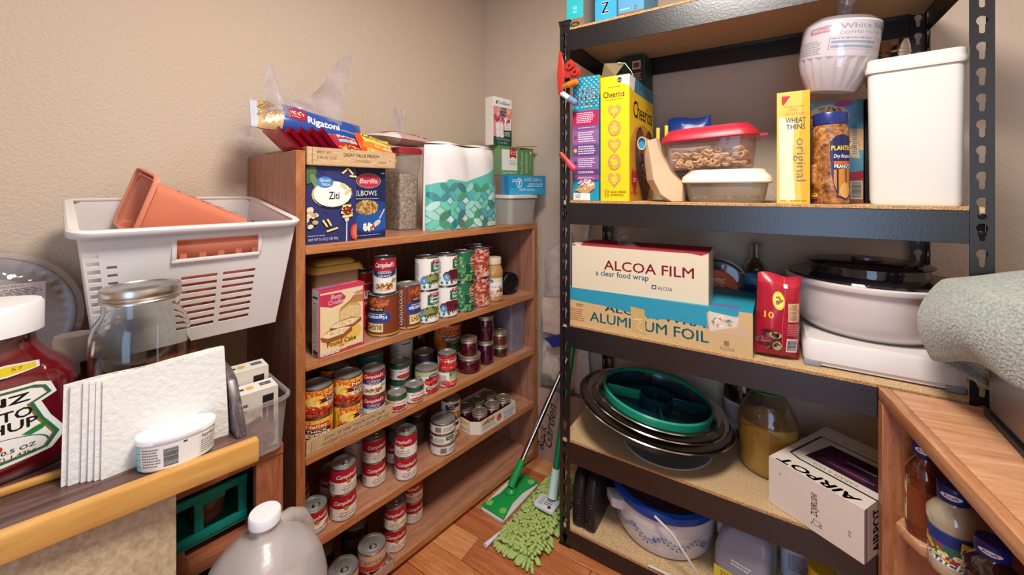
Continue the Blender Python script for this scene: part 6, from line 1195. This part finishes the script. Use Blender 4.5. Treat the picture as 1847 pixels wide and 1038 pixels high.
# cream cheese tub
x,y,_=Bk(.2215,-.2585); t=thing('spread_tub','oval white spread tub with clear lid and printed side in front of the napkins','tub',(x,y,BZ+.0005),RZB+R(-8)); ax,ay=.0480,.028
MB().lathe([(.90,0),(.95,.003),(1.0,.043)],56,sx=ax,sy=ay).out('tub',plain('tub_white','#e4e4e0',.35),t)
MB().lathe([(1.01,.0405),(1.035,.0415),(1.035,.048),(1.01,.0495),(.97,.048),(.95,.0468),(0,.0468)],56,sx=ax,sy=ay,cap0=False,cap1=False).out('lid',plain('frosted_white','#e9e9ea',.3),t)
p=Pr(150,30); p.rect(0,0,150,30,'#e6e4de').rect(0,0,22,30,'#9fd6cc')
for yy in (8,16,24): p.line([(0,yy),(22,yy)],.8,'#3f9a8c')
p.line([(8,0),(8,30)],.8,'#3f9a8c').fine(26,3,28,24,7,'#6a6a6a').bars(58,5,18,22,horiz=True).rect(82,1,5,2,'#222').rect(104,2,34,26,'#dfddd8').text('Nutrition',120,7,5,'#222',w=26,bold=.03).fine(106,10,30,17,6,'#555')
p.out('label',lambda u,v,t_:(lambda a:(ax*(.955+.045*(v+.003)/.043)*math.sin(a)+t_*math.sin(a),-(ay*(.955+.045*(v+.003)/.043)+t_+.0004)*math.cos(a),.003+v))((u-.069)/.0445),t,.138,.036,step=.005,vstep=.01)
# bin of tea boxes
t=LC('clear_bin','clear plastic bin of white packet boxes beside the bookcase','container',.112,-.113,UZ+.0005,0)
MB().rings([rr(.104,.19,0,.02,.01),rr(.118,.205,.105,.022,.0)],True,False).out('body',film('frosted_bin','#e9e6e4',.5,.2,.34,'#cfc8c6'),t)
MB().rings([rr(.118,.205,.105,.022,0),rr(.130,.217,.1055,.026,-.006),rr(.130,.217,.112,.026,-.006),rr(.118,.205,.112,.022,0)],False,False).out('rim',film('frosted_bin'),t)
def tea(lab,dx,dy,z,h,rz,sy=0):
    p=Pr(100,60); p.rect(0,0,100,60,'#d9d4cc').rect(66,6,24,34,'#17151a').text('Symphony',78,26,6,'#e9e6df',w=20,rot=-90).fine(8,10,30,12,2,'#444').rect(40,44,8,10,'#5a544e').blobs(50,28,8,8,10,3,3,['#e0b45a','#d9a03c'],seed=2)
    pt=Pr(100,40); pt.rect(0,0,100,40,'#e4e0d8').rect(68,10,24,12,'#17151a').text('Symphony',80,18,5,'#e9e6df',w=20).ell(46,18,9,7,'#d9a85a').rect(24,14,10,8,'#3a3632').fine(6,22,14,8,2,'#444')
    x,y,_=Bk(.106-dy,-.112+dx); return carton('tea_box',lab,'box',(x,y,z),RZB+R(rz),(.086,.05,h),{'all':'#d9d4cc','right':'#4a5a3a'},{'front':p,'top':pt})
tea('white packet box with a black logo, front one in the clear bin',0.0,.020,UZ+.0045,.124,-3); tea('white packet box with a black logo, rear one in the clear bin',0.0,.078,UZ+.0045,.150,-3)
t=thing('packet_pile','small dark and brown packets heaped in the front of the clear bin','packets',Bk(.106,-.113,UZ+.003),RZB); 
m=MB(); r=random.Random(3)
for i in range(14):
    a=r.uniform(-.4,.4); cx_,cy_,cz_=r.uniform(-.03,.03),.0125,.012+.004*i; c,s=math.cos(a),math.sin(a); hw,hh_=.014,.007
    m.rings([[(cx_+u*c-v*s,y_,cz_+u*s+v*c) for u,v in ((-hw,-hh_),(hw,-hh_),(hw,hh_),(-hw,hh_))] for y_ in (cy_-.003+.0001*i,cy_+.003)],c=['#8a5a44','#3a3438','#a8745a'][i%3])
o=m.out('packets',PRINT,t,fix=True); o['kind']='stuff'
# white jugs in front
crt=thing('brown_carton','brown carton holding the white water jugs at the bottom of the picture','box',(BO.x,BO.y,0),PHI); MB().box((.098,-.2575,0),(.42,-.03,.298)).out('carton',CARD,crt,bev=.002)
JG=film('jug_hdpe','#f2ecea',.6,.3,.42,'#e6dfdc')
def milk(label,lx,ly,z,rz,s=1.0):
    t=thing('water_jug',label,'jug',Bk(lx,ly,z),rz); w=.094*s
    MB().lathe([(.88,0),(.97,.006),(1,.02),(1,.10),(.985,.125),(.93,.150),(.80,.178),(.60,.200),(.36,.216),(.23,.224),(.23,.236)],48,sx=w,sy=w,sq=2.5).out('body',JG,t,ang=60)
    MB().tube([(w*.26,0,.216*s),(w*.50,0,.212*s),(w*.74,0,.196*s),(w*.90,0,.165*s),(w*.93,0,.115*s)],[w*.12,w*.14,w*.15,w*.15,w*.12],14).out('handle',JG,t)
    MB().lathe([(.25,.2365),(.27,.237),(.27,.2525),(.25,.255),(0,.2555)],36,sx=w,sy=w).out('cap',plain('white_cap','#e6e6e8',.4),t)
    m=MB(); m.rings([[(w*.1+ w*.5*math.cos(TAU*i/20),w*.27*math.sin(TAU*i/20)*1.0,z) for i in range(20)] for z in (.02,.03)]) 
    return t
milk('frosted white water jug with flip cap in front of the bookcase',.235,-.140,.2985,toface(*Bk(.235,-.138)[:2])+R(35))
milk('second white water jug, only its cap showing at the bottom edge',.318,-.258,.2985,toface(*Bk(.318,-.258)[:2]),.62)
# ---------------------------------------------------------------- floor: mops and cardboard
GR=plain('green_mop_plastic','#1e9a46',.35); LGR=plain('light_green_dots','#7cc46a',.5); WHT=plain('mop_cloth','#d9d6cc',.8)
t=thing('flat_mop','green flat sweeper mop with a steel handle standing beside the bookcase','mop',(-.798,1.232,0),R(-4))
MB().rings([rr(.098,.222,.0005,.012,-.111),rr(.102,.226,.006,.014,-.113),rr(.102,.226,.012,.014,-.113)]).out('cloth_pad',WHT,t)
def hour(z,g): 
    pts=[(.049,-.106),(.030,-.03),(.030,.03),(.049,.106),(-.049,.106),(-.030,.03),(-.030,-.03),(-.049,-.106)]
    return [(x*g,y*g,z) for x,y in pts]
MB().rings([hour(.0125,1),hour(.020,1),hour(.022,.95)]).out('head_plate',GR,t,bev=.001,seg=1)
for x,y in ((.030,-.085),(-.030,-.085),(.030,.085),(-.030,.085)): MB().lathe([(.0125,.0222),(.0125,.0232),(0,.0235)],20,at=(x,y,0)).out('grip_dot',LGR,t)
MB().lathe([(.020,.0223),(.022,.028),(.016,.036),(.008,.04),(0,.04)],24).out('swivel',GR,t)
def pole(P0,P1,t,segs):
    P0,P1=Vector(P0),Vector(P1); lw=t.matrix_basis.inverted()
    for a,b,r0,r1,nm,m in segs: MB().tube([lw@(P0+(P1-P0)*a),lw@(P0+(P1-P0)*b)],[r0,r1],16).out(nm,m,t)
bpy.context.view_layer.update()
pole((-.798,1.232,.045),(-.672,1.50,.498),t,((0,.17,.014,.012,'handle_socket',GR),(.171,.60,.0095,.0095,'handle_tube',STEEL),(.601,1.16,.0085,.0085,'handle_tube',STEEL)))
MB().tube([t.matrix_basis.inverted()@Vector(q) for q in ((-.700,1.43,.42),(-.712,1.425,.455),(-.722,1.425,.468),(-.708,1.43,.462),(-.696,1.435,.44))],.0016,6).out('wire_hook',STEEL,t)
t=thing('dust_mop','green chenille dust mop with a green handle leaning at the rack post','mop',(-.655,1.238,0),R(-2)); bpy.context.view_layer.update()
CH=plain('chenille','#adc06e',.85,bmp=.4,bs=400,var=.18)
MB().rings([rr(.120,.39,.002,.03,-.195),rr(.126,.40,.012,.03,-.2),rr(.110,.38,.022,.03,-.19)]).out('pad',plain('mop_backing','#93a855',.9),t)
m=MB(); r=random.Random(6)
for i in range(17):
    for j in range(44):
        x=-.063+.126*(i+.5)/17+r.uniform(-.004,.004); y=-.200+.400*(j+.5)/44+r.uniform(-.004,.004)
        if abs(x)<.036 and abs(y-.0)<.036: continue
        ex,ey=x/.063,y/.200; edge=max(abs(ex),abs(ey))>.93; L_=(.021 if edge else .020)+.005*r.random(); z0=.012 if edge else .020
        d=Vector((ex**3*1.0+r.uniform(-.35,.35),ey**5*1.0-.22+r.uniform(-.35,.35),.15 if edge else .9)).normalized(); a=Vector((x,y,z0)); u=d.cross(Vector((.3,.2,1))).normalized(); v=d.cross(u)
        rs=[]
        for f,rad in ((0,.0036),(.3,.0050),(.75,.0054),(.95,.0040),(1.03,.0015)):
            c=a+d*(L_*f)-Vector((0,0,.008*f*f)); c.z=max(c.z,.0062); rs.append([c+u*rad*math.cos(TAU*k/7)+v*rad*math.sin(TAU*k/7) for k in range(7)])
        m.rings(rs)
o=m.out('chenille_strands',CH,t,fix=False,ang=180); o['kind']='stuff'
MB().rings([rr(.075,.060,.030,.008,-.03),rr(.075,.060,.040,.008,-.03)]).out('clip_plate',plain('white_clip','#dcdce0',.4),t,bev=.001)
p=Pr(75,60); p.rect(12,8,16,40,'#b9b9c0').fine(32,10,30,36,4,'#3a3a44').ell(56,46,6,6,'#3a2a2a'); p.out('printed_plate',lambda u,v,t_:(-.0375+u,-.03+v,.0403+t_),t,.075,.060)
MB().tube([(-.070,-.10,.02),(-.078,-.15,.012),(-.086,-.20,.010),(-.090,-.228,.010)],[.003,.003,.006,.008],8).out('white_strap',plain('white_clip','#dcdce0',.4),t)
pole((-.646,1.262,.045),(-.632,1.572,1.005),t,((0,.09,.017,.0145,'handle_socket',plain('pale_socket','#cfe6dc',.4)),(.091,.82,.0115,.0115,'handle_tube',plain('green_pole','#0f7a4a',.3)),(.821,.985,.0105,.0105,'handle_end',plain('pale_grip','#cfcac0',.5)),(.9855,.99,.006,.006,'end_hole',plain('grey_foot','#8f8f98',.5))))
# corner cardboard
p=Pr(240,300); p.rect(0,0,240,300,'#b2917f')
p.text('Garden',78,150,44,'#1e1416',w=190,rot=-82,shear=.5).text('Rock',34,210,34,'#1e1416',w=110,rot=-82,shear=.5).line([(8,262),(30,250),(12,242),(30,232)],3,'#1e1416')
carton('cardboard_box','brown box hand-lettered Garden in the corner beside the bookcase','box',(-.712,1.4855,.0005),R(2),(.225,.075,.295),{'all':'#a3826a','top':'#8a6a52'},{'front':p},body='carton')
def crumple(name,label,x0,x1,y,z0,z1,m,lean,seed,cat='bag'):
    t=thing(name,label,cat,(0,0,0)); r=random.Random(seed); ph=[r.uniform(0,6) for _ in range(4)]
    def f(u,v,s): return (x0+(x1-x0)*u+.014*math.sin(4*v+ph[0])*(u-.3), y+lean*v+s*(.004+.010*math.sin(PI*u)*math.sin(PI*v))+.007*math.sin(6*u+ph[1])*math.sin(5*v+ph[2]), z0+(z1-z0)*(v*(1-.18*u*math.sin(ph[3])))+.012*u*v)
    mb=MB(); mb.grid(lambda u,v:f(u,v,-1),7,9); mb.grid(lambda u,v:f(1-u,v,1),7,9); mb.grid(lambda u,v:f(u,1,-1+2*v),7,1); mb.out('paper',m,t,ang=18); return t
KP=speckle('kraft_paper',('#c4a896','#d2b9a6','#dfc9b6'),30,.75,.1); KP2=speckle('kraft_pinkish',('#c4aca2','#d0bab0','#dccac0'),30,.75,.1)
crumple('paper_bag','crumpled brown paper bag on the corner box',-.815,-.615,1.515,.297,.52,KP,.03,3)
crumple('paper_bag','upper folded brown paper bag with oval print in the corner',-.82,-.635,1.505,.522,.66,KP,.02,5)
crumple('paper_bag','pinkish paper bag behind the others, tip highest in the corner',-.835,-.70,1.552,.30,.84,KP2,.01,8)
t=thing('blue_folder','dark blue folder corner poking out between the paper bags','folder',(0,0,0)); MB().rings([[(-.80,1.492,.50),(-.70,1.490,.545),(-.705,1.490,.49),(-.76,1.491,.47)],[(-.80,1.494,.50),(-.70,1.492,.545),(-.705,1.492,.49),(-.76,1.493,.47)]]).out('folder',plain('blue_card','#23307a',.5),t,smooth=False)
t=thing('clear_pouch','crushed clear plastic pouch lying on the lettered box','pouch',(0,0,0)); MB().grid(lambda u,v:(-.815+.15*u,1.488+.01*math.sin(7*u),.297+.055*v*(.6+.4*math.sin(5*u+1))),8,4).out('film',film('grey_film','#c9ccc8',1,.1,.4,'#9a9c94'),t,solid=.001)
# ---------------------------------------------------------------- right: bottles, steel pan, towel
def cabp(lx,ly,z): c,s=math.cos(CE),math.sin(CE); return (ORG.x+c*lx-s*ly,ORG.y+s*lx+c*ly,z)
NAVY=plain('navy_cap','#16206a',.3)
def dressing(label,lx,ly,z,h,r_,cont,capcol=NAVY,lab=None,up=True):
    X,Y,Z=cabp(lx,ly,z); t=thing('dressing_bottle',label,'bottle',(X,Y,Z),toface(X,Y))
    m=plain('dressing_'+cont,cont,.1,spec=.6,coat=1,var=.12,bmp=.05,bs=60)
    MB().lathe([(r_*.9,0),(r_,.005),(r_*.98,.02),(r_*.93,h*.35),(r_*.95,h*.5),(r_*1.04,h*.58),(r_*1.02,h*.66),(r_*.78,h*.74),(r_*.55,h*.79),(r_*.52,h*.82)],36).out('bottle',m,t)
    MB().lathe([(r_*.60,h*.822),(r_*.63,h*.83),(r_*.63,h*.985),(r_*.58,h),(0,h)],32).out('cap',capcol,t)
    p=Pr(200,40); p.rect(60,0,80,40,'#1a2470').ell(96,20,22,11,'#f0f0f4').text('Kraft',96,25,12,'#1a2a7a',w=28,bold=.03,shear=.2); p.out('cap_print',cylmap(r_*.635,h*.85,0,TAU*r_*.635),t,TAU*r_*.635,h*.11,step=.006)
    if lab: lab.out('label',cylmap(r_*.965,h*.10,0,TAU*r_*.965),t,TAU*r_*.965,h*.42,step=.006)
    return t
p=base((0,100,'#7a3a1c')); p.rect(20,0,46,100,'#d9c9a0').blobs(44,40,18,22,30,6,5,['#b5452c','#7a8a3a','#e0b45a'],seed=3)
dressing('reddish-brown dressing bottle with blue cap, farthest on the oak cabinet shelf',.050,-.066,.4525,.185,.029,'#5e2412',lab=p)
p=base((0,100,'#d6cbb4')); p.rect(40,0,100,100,'#2a5f9c').rect(44,4,90,30,'#23307a').blobs(80,54,40,24,50,8,6,['#d9b53a','#b5302c','#3a6a3a','#e9e4d4'],seed=4).poly([(110,10),(150,24),(140,50),(108,40)],'#e0b42c').text('Ranch',84,88,18,'#fff',w=60,bold=.02,shear=.2)
dressing('creamy herb dressing bottle with colourful label, middle of the cabinet shelf',.056,-.146,.4525,.152,.033,'#b9ad92',lab=p)
p=base((0,100,'#3a1418')); p.rect(60,20,80,60,'#e4e0d8').fine(64,26,70,48,8,'#444')
dressing('dark dressing bottle with blue cap, nearest on the cabinet shelf',.062,-.236,.4525,.128,.031,'#2c0f14',lab=p)
PAN=None
m_,t_,b_=nt('brushed_steel_pan'); pset(b_,.38,metal=1); b_.inputs['Base Color'].default_value=lin('#8f8b92'); bump(t_,b_,coords(t_,(1,1,40)),30,.12,.001); PAN=m_
t=thing('steel_pan','big brushed steel roaster standing on the oak cabinet under a towel','roaster',(0,0,.7006))
MB().rings([[(x+dx,y,z) for x,y in ((.336,1.110),(.570,1.110),(.570,.60),(.328,.60))] for z,dx in ((.010,0),(.235,-.004))]).out('body',PAN,t,bev=.012,seg=3)
MB().rings([[(x,y,z) for x,y in ((.332,1.114),(.574,1.114),(.574,.596),(.324,.596))] for z in (.0,.012)]).out('black_base',plain('black_plastic','#101012',.4),t,bev=.002)
m_,t_,b_=nt('terry_cloth'); pset(b_,.95,spec=.1,sheen=.4); v_=coords(t_)
n_=N(t_,'ShaderNodeTexNoise',i_Scale=210,i_Detail=3); t_.links.new(v_,n_.inputs[0]); c_=ramp(t_,n_.outputs[0],[(.3,'#7f8780'),(.5,'#98a098'),(.7,'#b2b7ae')]); t_.links.new(c_,b_.inputs['Base Color'])
u_=N(t_,'ShaderNodeBump',i_Strength=.9,i_Distance=.004); t_.links.new(n_.outputs[0],u_.inputs['Height']); t_.links.new(u_.outputs[0],b_.inputs['Normal']); TERRY=m_
t=thing('grey_towel','grey-green terry towel draped over the steel roaster','towel',(0,0,0))
def tow(u,v):
    # u: from the near end (0) to the far end by the rack (1); v: hem at left (0) over the top to the right (1)
    Y=.60+.50*u; far=max(0,(u-.55)/.45)
    hem=.845-.05*far-.012*math.sin(14*u); bul=.02+.045*far**1.5+.012*math.sin(9*u+1)
    if v<.38:
        a=v/.38; x=.330-bul*(.5+.5*math.sin(PI*a))-.012; z=hem+(.948-hem)*a; x+=.010*a
    else:
        a=(v-.38)/.62; x=.324+.235*a-bul*.5*(1-a)**3; z=.948+.030*math.sin(PI*min(1,a*1.2)*.5)+.008*math.sin(7*a+5*u)
    drop=max(0,(u-.8)/.2)
    z-=.02*drop**2*max(0,(v-.3)/.7)
    x-=.02*drop*max(0,1-v*2)
    return (x,Y+.035*drop*math.sin(PI*v)+.02*drop,z)
MB().grid(tow,46,34).out('cloth',TERRY,t,ang=180,solid=.014,sub=1)
def fold(u,v):
    Y=1.085+.055*math.sin(PI*u*.5); 
    return (.262+.095*u, 1.125+.012*math.sin(6*v), .792+.10*v*(1-.75*u)-.055*u*(1-v)+.012*math.sin(5*u)*v)
MB().grid(fold,12,10).out('folded_end',TERRY,t,ang=180,solid=.012,sub=1)
